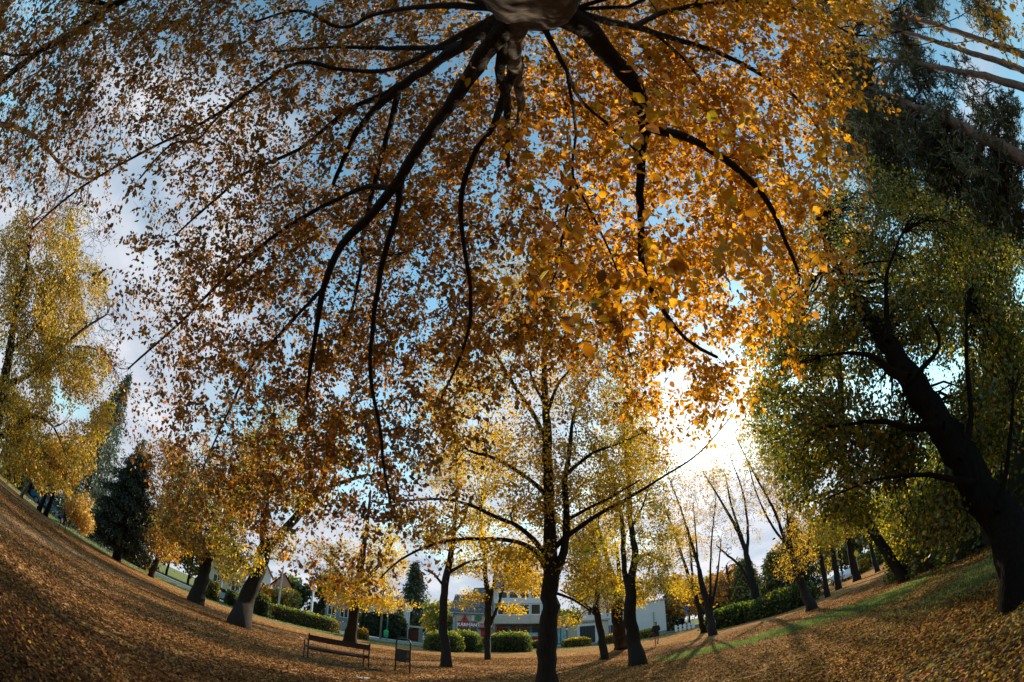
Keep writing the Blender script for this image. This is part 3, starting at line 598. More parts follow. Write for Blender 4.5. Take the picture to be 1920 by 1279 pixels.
tree('lawn_tree', 'leaning trunk at the end of the sunlit leaves, twiggy yellow crown left, green right', G1, 25.3,
 [[(1522, 1144, 22), (1506, 1105, 15), (1492, 1065, 12), (1472, 1010, 7), (1448, 950, 5), (1415, 890, 3), (1380, 820, 1.5)], [(1490, 1060, 8), (1480, 1000, 5), (1470, 920, 3), (1455, 850, 2), (1430, 780, 1.2)],
  [(1478, 1025, 6), (1450, 990, 5), (1420, 930, 3), (1400, 860, 2)], [(1498, 1085, 6), (1515, 1030, 4), (1520, 970, 3)]],
 [(1440, 900, 60, 80, 25, 3), (1490, 1040, 50, 50, 25, 2.5), (1420, 800, 50, 50, 26, 3), (1500, 960, 45, 50, 25, 2.5)], YEL + TANB, 620, .12, nmin=5, leaves_m=6, bare=[(1420, 850, 50, 80, 25, 3, 300), (1470, 930, 35, 60, 25, 2, 140)])
for (lb, tr, ch, hd_, L_) in [
 ('first little trunk of the shaded row leading to the lane', [(1551, 1113, 11), (1545, 1080, 9), (1538, 1040, 7)], (1535, 1010, 40, 40), 33, .2),
 ('second trunk of the shaded row, beside the bright lane', [(1572, 1095, 12), (1566, 1060, 11), (1560, 1020, 7)], (1560, 985, 45, 45), 40, .24),
 ('third trunk of the shaded row, thick and dark', [(1606, 1082, 16), (1597, 1050, 13), (1588, 1000, 8)], (1590, 960, 50, 45), 42, .24),
 ('last thin trunk of the shaded row by the orange shrub', [(1645, 1072, 10), (1636, 1040, 8), (1625, 990, 6)], (1625, 960, 45, 45), 40, .24)]:
    tree('lawn_tree', lb, 'small trees in the shaded row', hd_, [tr], [(ch[0], ch[1], ch[2], ch[3], hd_, 3)], OLIVE + GOLD, 240, L_, nmin=5, leaves_m=6, base=HH(tr[0][0], tr[0][1], hd_) * [1, 1, 0])
tree('lawn_tree', 'grey stump-like trunk deep in the shade left of the giant tree', G1, 18.8,
 [[(1722, 1072, 26), (1714, 1030, 22), (1700, 980, 16), (1680, 920, 10)]], [(1660, 960, 60, 50, 18.8, 2.5), (1700, 1010, 50, 30, 17.5, 2)], YGREEN, 380, .12, bark=M_PALEBARK)
tree('giant_tree', 'giant leaning tree at the right edge, near-black trunk and olive crown', None, 6.0,
 [[(1915, 1118, 92), (1890, 1010, 74), (1850, 940, 70), (1800, 862, 62), (1752, 785, 54), (1706, 710, 46), (1660, 642, 40), (1620, 590, 28), (1590, 540, 18), (1556, 480, 11), (1536, 420, 6)],
  [(1706, 712, 26), (1670, 695, 18), (1640, 672, 14), (1600, 662, 7), (1540, 668, 4)], [(1665, 640, 16), (1662, 570, 10), (1664, 510, 7), (1690, 440, 4)], [(1770, 800, 22), (1700, 800, 14), (1640, 790, 9), (1560, 800, 4)],
  [(1800, 862, 20), (1820, 780, 12), (1812, 680, 9), (1812, 590, 6)], [(1700, 720, 14), (1760, 650, 9), (1740, 590, 5)], [(1830, 910, 18), (1740, 890, 10), (1640, 900, 5), (1560, 930, 3)], [(1870, 960, 18), (1890, 860, 10), (1900, 740, 6)]],
 [(1600, 620, 90, 80, 7.6, 1.8), (1560, 800, 95, 90, 7.8, 1.8), (1680, 820, 90, 80, 8, 1.6), (1720, 620, 90, 90, 8.4, 1.8), (1640, 470, 90, 80, 9, 2), (1620, 920, 90, 55, 8, 1.6), (1780, 960, 90, 55, 7.5, 1.5), (1850, 780, 80, 90, 8, 1.6), (1860, 600, 80, 90, 8.6, 1.8), (1500, 680, 60, 70, 8.6, 1.6), (1780, 460, 80, 60, 9.5, 2), (1500, 900, 50, 60, 9, 1.6), (1560, 420, 80, 60, 9.5, 2), (1480, 560, 50, 60, 9, 1.6), (1690, 380, 70, 60, 10, 2), (1460, 780, 55, 80, 9.5, 1.8), (1440, 680, 45, 50, 9.5, 1.6), (1720, 560, 90, 80, 9, 1.5), (1900, 700, 60, 90, 9, 1.5), (1880, 500, 60, 70, 10, 2)],
 OLIVE + GREEN + DKGREEN + YGREEN, 3600, .082, leaves_m=16, nmin=9, up=.15, droop=.5, step=.25, spread=.10, drift=.17, flare=1.25, trunk_sides=18, bark=M_DARKBARK, W=.75, shell=.45)
tree('mixed_tree', 'tall dark-leaved tree rising behind the giant trunk towards the pines', G2, 15,
 [[(1870, 1020, 34), (1850, 900, 28), (1822, 760, 20), (1812, 640, 14), (1790, 540, 10), (1760, 460, 6)], [(1812, 640, 8), (1850, 560, 6), (1890, 500, 4)]],
 [(1780, 540, 110, 100, 15, 3), (1880, 640, 90, 110, 15, 3), (1850, 480, 90, 60, 16, 3), (1740, 420, 60, 50, 17, 3), (1700, 940, 80, 60, 16, 3), (1850, 880, 90, 70, 15, 3)],
 OLIVE + GREEN + YGREEN, 1300, .14, nmin=7, leaves_m=8, base=AZ(66, 15))
tree('mixed_tree', 'yellow-green tree behind the giant crown, beneath the gap of blue sky', G2, 17,
 [[(1600, 1085, 20), (1590, 900, 16), (1575, 700, 12), (1560, 560, 8), (1545, 440, 4)]], [(1560, 500, 80, 80, 17, 3), (1600, 400, 70, 60, 18, 3), (1540, 650, 70, 80, 17, 3), (1530, 820, 60, 70, 17, 3), (1560, 960, 60, 50, 17, 2.5), (1470, 860, 50, 70, 18, 2.5), (1480, 640, 60, 70, 18, 2.5), (1440, 760, 40, 60, 18, 2.5)],
 YGREEN + GOLD, 1100, .13, nmin=7, leaves_m=8, base=AZ(51, 17))

# left side
tree('golden_tree', 'tall golden tree at the left edge with bare twigs reaching right', G2, 21,
 [[(-40, 940, 40), (-25, 860, 34), (0, 760, 26), (18, 660, 18), (30, 570, 12), (50, 500, 7), (60, 420, 4)], [(-5, 820, 14), (30, 800, 11), (62, 780, 9), (100, 800, 5), (118, 840, 3)],
  [(10, 720, 11), (60, 700, 9), (110, 655, 7), (160, 615, 5), (200, 590, 3)], [(140, 650, 5), (180, 655, 4), (212, 688, 2)], [(20, 660, 9), (80, 600, 6), (120, 520, 4)]],
 [(90, 500, 75, 75, 21, 3), (60, 620, 90, 80, 21, 3), (50, 760, 85, 70, 20.5, 3), (110, 700, 60, 60, 21, 2.5), (150, 840, 40, 55, 20, 2), (20, 850, 50, 45, 20, 2), (110, 590, 60, 60, 22, 2.5), (30, 450, 40, 60, 23, 3), (190, 790, 28, 40, 20, 1.5), (50, 860, 40, 22, 20, 1.5), (150, 560, 60, 80, 22, 2.5), (160, 700, 50, 60, 21, 2.5), (20, 560, 60, 90, 23, 3), (120, 430, 50, 50, 22, 2.5), (90, 900, 60, 25, 20, 1.5)],
 GOLD + YEL + GOLD + OLIVE, 3300, .135, nmin=7, leaves_m=8, base=AZ(-74, 21), bare=[(190, 620, 50, 50, 21, 2, 260), (215, 690, 40, 30, 21, 2, 120), (130, 420, 60, 40, 22, 2, 200)])
tree('autumn_tree', 'tall rusty-leaved tree far up in the upper left corner', G2, 15,
 [[(-160, 330, 20), (-60, 280, 12), (0, 235, 9), (40, 245, 8), (75, 262, 7), (115, 310, 5), (160, 335, 4), (205, 325, 2)], [(-100, 260, 9), (0, 180, 6), (80, 130, 3)]],
 [(60, 130, 110, 90, 15, 2.5), (150, 260, 90, 70, 15, 2.5), (30, 300, 80, 70, 15, 2.5), (60, 400, 70, 45, 15, 2), (190, 120, 70, 60, 16, 2.5), (10, 40, 60, 50, 16, 2)], [((.42, .16, .06), 4), ((.34, .12, .05), 3), ((.48, .26, .08), 2)], 620, .10, nmin=4, leaves_m=6, base=AZ(-98, 13), drift=.0, bare=[(120, 380, 80, 60, 15, 2, 420), (60, 330, 60, 50, 15, 2, 200), (180, 440, 40, 40, 15, 1.5, 160)])
tree('autumn_tree', 'brown-leaved tree behind the dark yew, drooping over the street', G2, 32,
 [[(283, 1078, 12), (292, 1055, 10), (305, 1020, 9), (325, 960, 6), (340, 900, 4)]], [(330, 950, 60, 70, 32, 3), (360, 880, 60, 60, 33, 3), (310, 1020, 45, 35, 31, 2.5), (300, 870, 45, 50, 34, 3)], BROWN + GOLD, 650, .19, base=HH(283, 1078, 34) * [1, 1, 0])
for i_, (lb, tr, ch, pal) in enumerate([
 ('golden roadside tree on a slanting trunk right of the parked cars', [(86, 963, 10), (98, 935, 8), (112, 900, 6)], [(125, 880, 35, 35), (110, 850, 35, 30)], GOLD),
 ('dark-stemmed roadside tree between the two parked cars', [(74, 955, 10), (84, 930, 8), (98, 890, 5)], [(85, 870, 35, 30)], BROWN + GOLD),
 ('leftmost thin roadside tree with a pale sunlit trunk', [(40, 932, 7), (50, 915, 5), (62, 895, 4)], [(60, 860, 30, 25)], GOLD + BROWN)]):
    tree('roadside_tree', lb, 'small trees at the left roadside', 30, [tr], [(a, b, c1, c2, 28, 2.2) for a, b, c1, c2 in ch], pal, 240, .17, nmin=6, leaves_m=6, bark=M_PALEBARK if i_ == 2 else None, base=HH(tr[0][0], tr[0][1], 33) * [1, 1, 0])
tree('shrub_tree', 'bushy pale yellow young tree beside the far litter bin', G2, 27.5, [[(128, 990, 5), (135, 970, 4), (145, 945, 3)]], [(145, 955, 26, 24, 27.5, 1.2), (160, 980, 16, 18, 27.5, .9), (165, 935, 18, 14, 27.5, 1)], [((.72, .55, .22), 4), ((.66, .46, .16), 3), ((.5, .36, .12), 2)], 420, .14, nmin=6, leaves_m=8)
tree('autumn_tree', 'rust-brown tree behind the runner beside the white block', G2, 70, [[(1280, 1170, 8), (1278, 1130, 6), (1272, 1090, 4)]], [(1280, 1130, 35, 30, 68, 5), (1262, 1100, 25, 25, 70, 4)], BROWN + GOLD, 420, .42, leaves_m=3, nmin=5, base=HH(1280, 1172, 70) * [1, 1, 0])
tree('autumn_tree', 'brown twiggy tree behind the junipers under the sun', G2, 60, [[(1372, 1150, 8), (1368, 1110, 6), (1362, 1060, 4)]], [(1370, 1090, 40, 40, 60, 5), (1345, 1110, 30, 28, 60, 4), (1400, 1070, 30, 30, 62, 4)], BROWN + TANB, 460, .36, leaves_m=3, nmin=4, base=HH(1372, 1158, 60) * [1, 1, 0])
tree('background_tree', 'yellow-green bushy trees beside the white parked car', G2, 88, [[(812, 1198, 8), (812, 1170, 6), (808, 1150, 3)]], [(812, 1165, 22, 20, 88, 5), (835, 1150, 22, 28, 86, 5)], YGREEN + TANB, 420, .5, leaves_m=2, nmin=5, base=HH(812, 1199, 88) * [1, 1, 0])
tree('background_tree', 'rounded orange-leaved tree behind the clipped hedge, in front of the pink house', G2, 62, [[(535, 1150, 7), (538, 1130, 5), (540, 1110, 3)]], [(540, 1120, 24, 18, 62, 3), (500, 1120, 20, 24, 62, 3)], GREEN + ORANGE, 380, .38, leaves_m=2, nmin=5, base=HH(535, 1158, 62) * [1, 1, 0])

# ---- pines and firs
PK = dict(lmat=M_NEEDLE, bark=M_PINEBARK, W=.16, droop=-.1, spread=.03, up=.1, fold=.1, tail=.35)
GP = 'tall pines at the right'
def pine(lb, hd, az, tr, crowns, n, **k):
    tree('pine_tree', lb, GP, hd, [tr], crowns, PINEG, n, .24, leaves_m=50, nmin=14, clump=(14, .30), base=AZ(az, hd + 1), trunk_sides=9, **{**PK, **k})
pine('pine whose bare trunk slants highest across the clear blue corner', 14, 108, [(2100, 300, 16), (1990, 140, 16), (1920, 104, 14), (1850, 79, 12), (1780, 55, 10), (1690, 30, 9), (1640, 14, 5)], [(1540, 60, 50, 50, 14, 2), (1600, 30, 70, 50, 14, 2), (1720, -20, 70, 50, 15, 2), (1850, 10, 50, 30, 15, 1.5), (1560, -20, 60, 60, 14, 2)], 2200)
pine('pine with slim trunk just below the highest slanting pine', 13.5, 105, [(2100, 320, 15), (1990, 165, 15), (1920, 133, 13), (1850, 109, 11), (1780, 86, 9), (1680, 56, 8), (1620, 40, 4)], [(1600, 100, 60, 55, 13, 2), (1680, 60, 50, 35, 14, 2), (1560, 150, 45, 45, 13, 2)], 1600)
pine('pine with pinkish sunlit bark, third slanting trunk from the top', 12.5, 101, [(2100, 350, 18), (1990, 200, 18), (1920, 166, 16), (1850, 146, 14), (1780, 131, 11), (1690, 116, 10), (1625, 110, 6)], [(1620, 170, 75, 60, 12.5, 2), (1570, 210, 45, 45, 12.5, 1.5), (1640, 300, 50, 40, 12.5, 1.6), (1720, 190, 80, 40, 13, 2), (1820, 190, 60, 40, 13.5, 2), (1560, 130, 45, 50, 12.5, 1.8), (1600, 260, 45, 40, 12.5, 1.5)], 3200)
pine('pine with the lowest and thickest slanting trunk amid dense needles', 11.5, 93, [(2100, 500, 30), (1990, 345, 30), (1920, 300, 27), (1850, 262, 24), (1780, 226, 19), (1700, 194, 13), (1630, 165, 7)], [(1680, 260, 75, 60, 11.5, 2), (1770, 290, 80, 70, 12, 2), (1870, 330, 75, 80, 12.5, 2), (1880, 430, 60, 70, 13, 2), (1740, 370, 60, 60, 13, 2), (1620, 220, 45, 40, 11.5, 1.6), (1800, 430, 50, 50, 14, 2), (1890, 240, 50, 40, 13, 1.8), (1680, 350, 45, 45, 12, 1.5), (1820, 520, 60, 50, 15, 2)], 5600)

def conifer(name, lb, group, base, H, R, pal, n, L, low=.06, droop=.35, pw=.85, mat_=None, trunk_r=None):
    base = np.asarray(base, float) * [1, 1, 0]; root = empty(name, base); tag(root, lb, 'tree', group); tr = trunk_r or H * .014
    p, r = smooth_line([base, base + [0, 0, H * .5], base + [0, 0, H * .97]], [tr, tr * .6, .02], .6); sk = Skel(); sk.add(p, r)
    u = 1 - rng.random(n) ** .75; u = low + (1 - low) * u; a = rng.random(n) * 2 * pi; lay = .75 + .25 * np.sin(u * H * 5.0 + a * 2)
    q = R * (1 - u) ** pw * lay * (.45 + .55 * rng.random(n) ** .5)
    att = base + np.stack([np.cos(a) * q, np.sin(a) * q, u * H - q * droop], 1); ch = []
    for k in range(n):
        t0 = base + [0, 0, min(H * .96, max(att[k][2] + q[k] * .25, .3))]; v_ = att[k] - t0
        pts = np.array([t0, t0 + v_ * .5 + [0, 0, .08 * q[k]], att[k]]); ch.append((pts, np.array([.02, .012, .004]) * (1 + H * .03), 3))
    link('trunk', tube_mesh('trunk', [(p, r, 8)] + ch[:max(60, n // 5)]), M_BARK, root, True)
    V, Fq, c = leaves_on(ch, 7 / L * .35, 8, L, pal, droop=.45, spread=L * .35, W=.30, tail=.75, fold=.15); link('crown', np_mesh('crown', V, Fq, c), mat_ or M_NEEDLE, root, True)
    return root
conifer('spruce_tree', 'tall blue-green spruce with drooping sprays rising behind the dark yew', G2, AZ(-58, 45), 17.5, 7.5, BLUEGREEN, 1900, .42, droop=.5)
conifer('spruce_tree', 'second hazy green spruce between golden tree and dark yew', G2, AZ(-52.5, 50), 13.5, 5.0, BLUEGREEN + DKGREEN, 900, .45, droop=.5)
conifer('yew_tree', 'broad near-black evergreen on a short trunk at the left grass edge', G2, HH(218, 1050, 33), 8.3, 3.9, [((.022, .036, .014), 4), ((.03, .045, .018), 3), ((.012, .02, .009), 3)], 3000, .26, low=.10, droop=.1, pw=.36, trunk_r=.38)
conifer('fir_tree', 'dark narrow fir standing behind the round white sign', G2, HH(772, 1190, 92), 17.5, 6.5, DKGREEN, 1200, .8, low=.03, pw=.6)
conifer('fir_tree', 'dark conifer right of the white block house', G2, HH(1262, 1176, 76), 10.0, 4.0, DKGREEN, 700, .6, pw=.6)
conifer('fir_tree', 'dark evergreen behind the crooked almost bare tree', G2, HH(1405, 1150, 58), 8.0, 5.5, DKGREEN + OLIVE, 900, .55, pw=.6)
conifer('fir_tree', 'dark fir left of the shaded row of small trunks', G2, HH(1460, 1140, 46), 6.5, 4.0, DKGREEN + OLIVE, 900, .42, pw=.6)
conifer('fir_tree', 'black-green fir behind the leaning tree at the sunlit edge', G2, HH(1508, 1120, 43), 9, 3.8, DKGREEN, 900, .42, pw=.55)
conifer('thuja', 'narrow dark cypress beside the garden gate', G2, HH(779, 1188, 70), 4.4, .8, DKGREEN, 300, .35, pw=.4)
conifer('thuja', 'pointed dark cypress against the white villa wall', G2, HH(748, 1188, 62), 5.2, 1.1, DKGREEN, 400, .35, pw=.5)

def world_tree(name, lb, group, az, hd, H, R, pal, n, L, low=.25, cat='tree', bark=None):
    b = AZ(az, hd); root = empty(name, b); tag(root, lb, cat, group)
    lean = rng.normal(0, .04 * H, 3) * [1, 1, 0]; p, r = smooth_line([b, b + lean * .4 + [0, 0, H * .35], b + lean + [0, 0, H * .8]], [H * .02 + .04, H * .014 + .02, .03], .8, .2)
    sk = Skel(); sk.add(p, r); att = []
    for k in range(7):
        a = rng.random() * 2 * pi; zc = H * rng.uniform(low + .18, .8); o = R * rng.uniform(.2, .6)
        att.append(ell_points(b + [cos(a) * o, sin(a) * o, zc], (R * .55, R * .55, H * .17), n // 7, .45))
    att = np.concatenate(att); att = att[att[:, 2] > H * low * .5 + .2]
    tw = sk.grow(att, up=.3, stages=(.05, .2, 1), seg=.8); link('trunk', tube_mesh('trunk', [(p, r, 8)] + tw), bark or M_BARK, root, True)
    V, Fq, c = leaves_on(tw, 3, 6, L, pal, spread=L * .7, W=.75); link('crown', np_mesh('crown', V, Fq, c), M_LEAF, root, True)
far = [(-88, 40, 12, 5, GREEN + OLIVE, 0), (-83, 46, 11, 5, GREEN, 0), (-79, 42, 9, 4, DKGREEN, 1), (-71, 52, 10, 4.5, OLIVE, 0), (-67, 56, 9, 4, DKGREEN, 1), (-63, 52, 8, 3.5, GREEN, 0), (-54, 60, 9, 4, OLIVE + BROWN, 2), (-48, 56, 9, 4, GREEN, 0), (-45, 62, 8, 4, BROWN, 2),
 (-42, 60, 8, 3.5, OLIVE, 0), (-38, 64, 8, 3.5, YGREEN, 0), (-28, 74, 8, 3.5, GREEN, 0), (-24, 72, 9, 3, DKGREEN, 1), (-21.5, 78, 9, 4, GREEN, 0), (-9.6, 72, 8, 3.4, YGREEN, 0), (-8, 66, 6, 2.5, OLIVE, 0),
 (22.5, 90, 12, 6, BROWN, 2), (25, 86, 11, 5, OLIVE + BROWN, 2), (27.5, 82, 9, 5, DKGREEN, 1), (30, 74, 9, 4.5, BROWN + GOLD, 2), (36, 66, 10, 4.5, DKGREEN, 1), (40.5, 80, 11, 5, OLIVE, 0), (43, 90, 12, 6, DKGREEN, 1), (46, 92, 12, 6, GREEN, 0), (49.5, 96, 11, 6, GREEN, 0), (52.5, 60, 10, 5, DKGREEN, 1), (55.5, 44, 9, 4, DKGREEN, 1), (58.5, 34, 9, 4, DKGREEN, 1), (62, 28, 8, 3.5, GREEN + DKGREEN, 1), (67, 26, 9, 4, DKGREEN, 1), (73, 24, 9, 4, GREEN + DKGREEN, 1), (79, 24, 10, 4, DKGREEN, 1), (86, 22, 9, 4, DKGREEN, 1)]
LB = ['dark evergreen above the left bush at the edge of the photo', 'olive tree behind the leftmost thin roadside tree', 'dark evergreen behind the dark parked car', 'green tree behind the glossy blue car', 'brown-olive tree between the spruces and the near-black yew', 'green tree right behind the yew', 'brown tree just right of the yew, across the street',
 'olive tree left of the cream house', 'yellow-green tree above the cream house roof', 'green tree between the salmon gabled house and the grey old house', 'dark evergreen at the left end of the grey old house', 'green tree filling the gap beside the white villa', 'yellow-green tree right of the white parked car', 'small olive tree at the left corner of the shop building',
 'brown tree right of the rust-brown tree near the blue road sign', 'olive-brown tree right of the blue road sign', 'dark evergreen behind the many-stemmed tree', 'brown-gold tree above the green junipers', 'dark evergreen between bare tree and leaning tree', 'olive tree behind the leaning tree', 'dark evergreen behind the first shaded trunk', 'green tree behind the second shaded trunk', 'green tree behind the third shaded trunk', 'dark evergreen behind the last thin shaded trunk', 'dark evergreen right of the green bank', 'dark evergreen behind the grey stump-like trunk', 'green-black tree beyond the bushes left of the giant trunk', 'dark evergreen behind the giant trunk', 'dark tree beyond the far right edge bushes']
far = [f for f in far if -80 < f[0] < 75]
print('FAR', len(far), len(LB))
far += [(-19.2, 84, 8.5, 3.6, OLIVE, 0), (7.2, 92, 9, 4.5, GREEN + OLIVE, 0), (14.8, 86, 10, 5, GREEN, 0)]
LB += ['olive tree in the gap left of the white villa', 'green tree between the shop building and the tall pale apartment house', 'green tree behind the flat roof of the white block house']
for (az, hd, H, R_, pal, k), lb in zip(far, LB):
    world_tree('background_tree', lb, ['green trees lining the street', 'dark evergreens beyond the lawn', 'brown trees beyond the street'][k], az, hd, H, R_, pal, 330, hd * .0085, low=.06 if k == 1 else .14)

# ------------------------------------------------------------------ hedges and clipped shrubs
def hedge(name, lb, a, b, width, h, pal, L, n, group=None, round_=0.25, cat='hedge', toppal=None):
    a = np.asarray(a, float) * [1, 1, 0]; b = np.asarray(b, float) * [1, 1, 0]; ln = np.linalg.norm(b - a); c = (a + b) / 2
    root = empty(name, c, atan2(b[1] - a[1], b[0] - a[0])); tag(root, lb, cat, group)
    e = 1 - round_
    def surf(m, shrink=1.0):
        q = rng.normal(size=(m, 3)); q[:, 2] = np.abs(q[:, 2]); pwr = 2 + 6 * e
        q /= (np.abs(q) ** pwr).sum(1, keepdims=True) ** (1 / pwr); k = 1 + (vnoise(q[:, :2] * 3 + 7, 1.3, 41) - .5) * .18
        return q * k[:, None] * shrink * [ln / 2, width / 2, h]
    nu, nv = 28, 10; V = []
    for j in range(nv + 1):
        ph = j / nv * pi / 2
        for i in range(nu):
            th = i / nu * 2 * pi; q = np.array([cos(th) * cos(ph), sin(th) * cos(ph), sin(ph)]); pwr = 2 + 6 * e
            q = q / (np.abs(q) ** pwr).sum() ** (1 / pwr) * (1 + rng.normal(0, .015)); V.append(q * .93 * [ln / 2, width / 2, h])
    i0 = np.arange(nv)[:, None] * nu + np.arange(nu)[None]; i1 = np.arange(nv)[:, None] * nu + (np.arange(nu)[None] + 1) % nu
    link('twigs', np_mesh('twigs', np.array(V), np.stack([i0, i1, i1 + nu, i0 + nu], -1).reshape(-1, 4)), M_TWIGS, root)
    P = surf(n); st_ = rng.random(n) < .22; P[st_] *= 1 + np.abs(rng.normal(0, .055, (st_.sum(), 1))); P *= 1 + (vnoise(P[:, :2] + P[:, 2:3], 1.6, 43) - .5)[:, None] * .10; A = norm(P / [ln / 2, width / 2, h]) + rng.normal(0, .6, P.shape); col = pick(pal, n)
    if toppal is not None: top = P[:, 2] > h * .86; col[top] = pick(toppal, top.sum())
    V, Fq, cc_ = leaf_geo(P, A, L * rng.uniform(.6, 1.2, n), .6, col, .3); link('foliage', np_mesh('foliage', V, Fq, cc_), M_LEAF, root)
M_TWIGS = mat('dark hedge twigs', (.03, .035, .018), .95, noise=.5, nscale=8)
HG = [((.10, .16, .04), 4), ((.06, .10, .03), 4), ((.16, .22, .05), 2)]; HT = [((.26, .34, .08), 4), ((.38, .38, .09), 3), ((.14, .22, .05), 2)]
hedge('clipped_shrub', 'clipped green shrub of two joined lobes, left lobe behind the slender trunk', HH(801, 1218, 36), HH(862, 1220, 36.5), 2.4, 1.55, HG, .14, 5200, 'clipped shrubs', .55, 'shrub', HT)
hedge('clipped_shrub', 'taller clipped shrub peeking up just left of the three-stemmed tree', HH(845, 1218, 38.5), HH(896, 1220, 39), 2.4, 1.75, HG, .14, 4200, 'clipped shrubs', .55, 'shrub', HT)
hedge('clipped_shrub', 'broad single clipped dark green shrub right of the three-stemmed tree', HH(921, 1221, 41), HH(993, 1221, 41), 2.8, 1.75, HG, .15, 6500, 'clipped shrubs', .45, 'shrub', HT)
AUT = YGREEN + BROWN + ORANGE
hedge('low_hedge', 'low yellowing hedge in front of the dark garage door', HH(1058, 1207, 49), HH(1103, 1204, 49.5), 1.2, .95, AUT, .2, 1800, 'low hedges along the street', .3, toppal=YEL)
hedge('low_hedge', 'low autumn hedge half hidden by the thick forked trunks', HH(1128, 1202, 50), HH(1165, 1197, 51), 1.2, .95, AUT, .2, 1500, 'low hedges along the street', .3)
hedge('low_hedge', 'low hedge between the forked trunk and the runner', HH(1196, 1190, 52), HH(1228, 1185, 54), 1.2, 1.0, AUT, .2, 1300, 'low hedges along the street', .3, toppal=YGREEN)
hedge('low_hedge', 'brownish low hedge between clipped shrubs and nearest trunk', HH(994, 1206, 49), HH(1020, 1208, 49), 1.2, .9, BROWN + OLIVE, .2, 1000, 'low hedges along the street', .3)
hedge('low_hedge', 'small yellow-green hedge showing left of the three-stemmed tree', HH(893, 1212, 45), HH(912, 1212, 45), 1.1, 1.2, YGREEN + YEL, .2, 800, 'low hedges along the street', .4)
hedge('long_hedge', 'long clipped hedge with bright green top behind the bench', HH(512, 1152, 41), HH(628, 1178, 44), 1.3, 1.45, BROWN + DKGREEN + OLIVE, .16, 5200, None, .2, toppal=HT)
hedge('dark_hedge', 'small dark clipped hedge between the two thick left trunks', HH(424, 1118, 41), HH(446, 1128, 41), 1.6, 1.3, DKGREEN + GREEN, .16, 1500, 'dark clipped hedges', .4)
hedge('dark_hedge', 'dark round bush right behind the gnarled leaning trunk', HH(474, 1140, 40), HH(506, 1150, 40), 2.2, 1.9, DKGREEN, .16, 2600, 'dark clipped hedges', .6, toppal=GREEN)
hedge('dark_hedge', 'dark hedge just right of the second thick left trunk', HH(388, 1100, 39), HH(410, 1112, 39), 1.4, 1.5, DKGREEN + OLIVE, .16, 1500, 'dark clipped hedges', .4)
hedge('low_hedge', 'yellow-topped low hedge on the left lawn between yew and leaning little tree', HH(228, 1045, 42), HH(276, 1070, 40.5), 1.0, 1.15, TANB + BROWN, .18, 2200, 'low hedges along the street', .3, toppal=YEL)
hedge('small_bush', 'small orange-leaved bush by the foot of the tree behind the bench', HH(668, 1186, 40), HH(690, 1190, 40), 1.6, .95, BROWN + ORANGE, .16, 900, None, .7, 'shrub')
hedge('garden_hedge', 'tall dark garden hedge screening the white villa', HH(680, 1185, 60), HH(756, 1195, 60), 1.5, 3.3, DKGREEN, .3, 4500, None, .15)
hedge('juniper_bed', 'low sprawling green junipers at the right edge of the sunlit leaves', HH(1334, 1166, 40), HH(1420, 1148, 38), 5.0, 1.6, GREEN + DKGREEN, .26, 4800, None, .8, 'shrub', HG)
hedge('juniper_bed', 'dark junipers in shade between the bare tree and the leaning one', HH(1425, 1150, 38), HH(1510, 1122, 34), 4.5, 1.7, DKGREEN + GREEN, .24, 4200, None, .8, 'shrub')
hedge('street_bush', 'orange low bush beyond the last thin trunk of the shaded row', HH(1612, 1066, 62), HH(1628, 1058, 62), 2.5, 1.6, ORANGE, .34, 600, None, .7, 'shrub')
hedge('street_bush', 'rounded green bush on the bright bank at the end of the row', HH(1643, 1052, 64), HH(1658, 1045, 64), 4, 3.2, GREEN + HT, .36, 900, None, .8, 'shrub')
hedge('dark_hedge', 'dark rounded hedge at the far left above the grass verge', HH(2, 905, 42), HH(46, 925, 42), 2.5, 3.0, DKGREEN + GREEN, .26, 2600, 'dark clipped hedges', .5)
hedge('grass_bank', 'bright green bank of shrubs across the street at the right', HH(1600, 1063, 78), HH(1668, 1030, 78), 5, 2.4, HT + GREEN, .45, 2600, None, .5, 'shrub')

for i_, (az, hd, w_, h_) in enumerate([(56.5, 20, 5, 3.4), (60.5, 17.5, 5, 3.6), (66.5, 14.5, 5, 3.6), (73, 13, 5, 3.6), (81, 12, 6, 3.6), (91, 12, 6, 3.6)]):
    b_ = AZ(az, hd); tv = np.array([cos(radians(az)), -sin(radians(az)), 0]) * w_ / 2
    hedge('dark_bush', ['round dark bush at the right, beside the grey shaded stump trunk', 'dark bush left of the giant trunk in deep shade', 'dark bush directly behind the giant trunk', 'black-green bush at the right edge behind the giant trunk', 'dark bush at the far right edge', 'dark bush outside the right edge'][i_], b_ - tv, b_ + tv, 3.2, h_, DKGREEN + GREEN, .16, 3600, 'dark bushes in the deep shade', .8, 'bush')
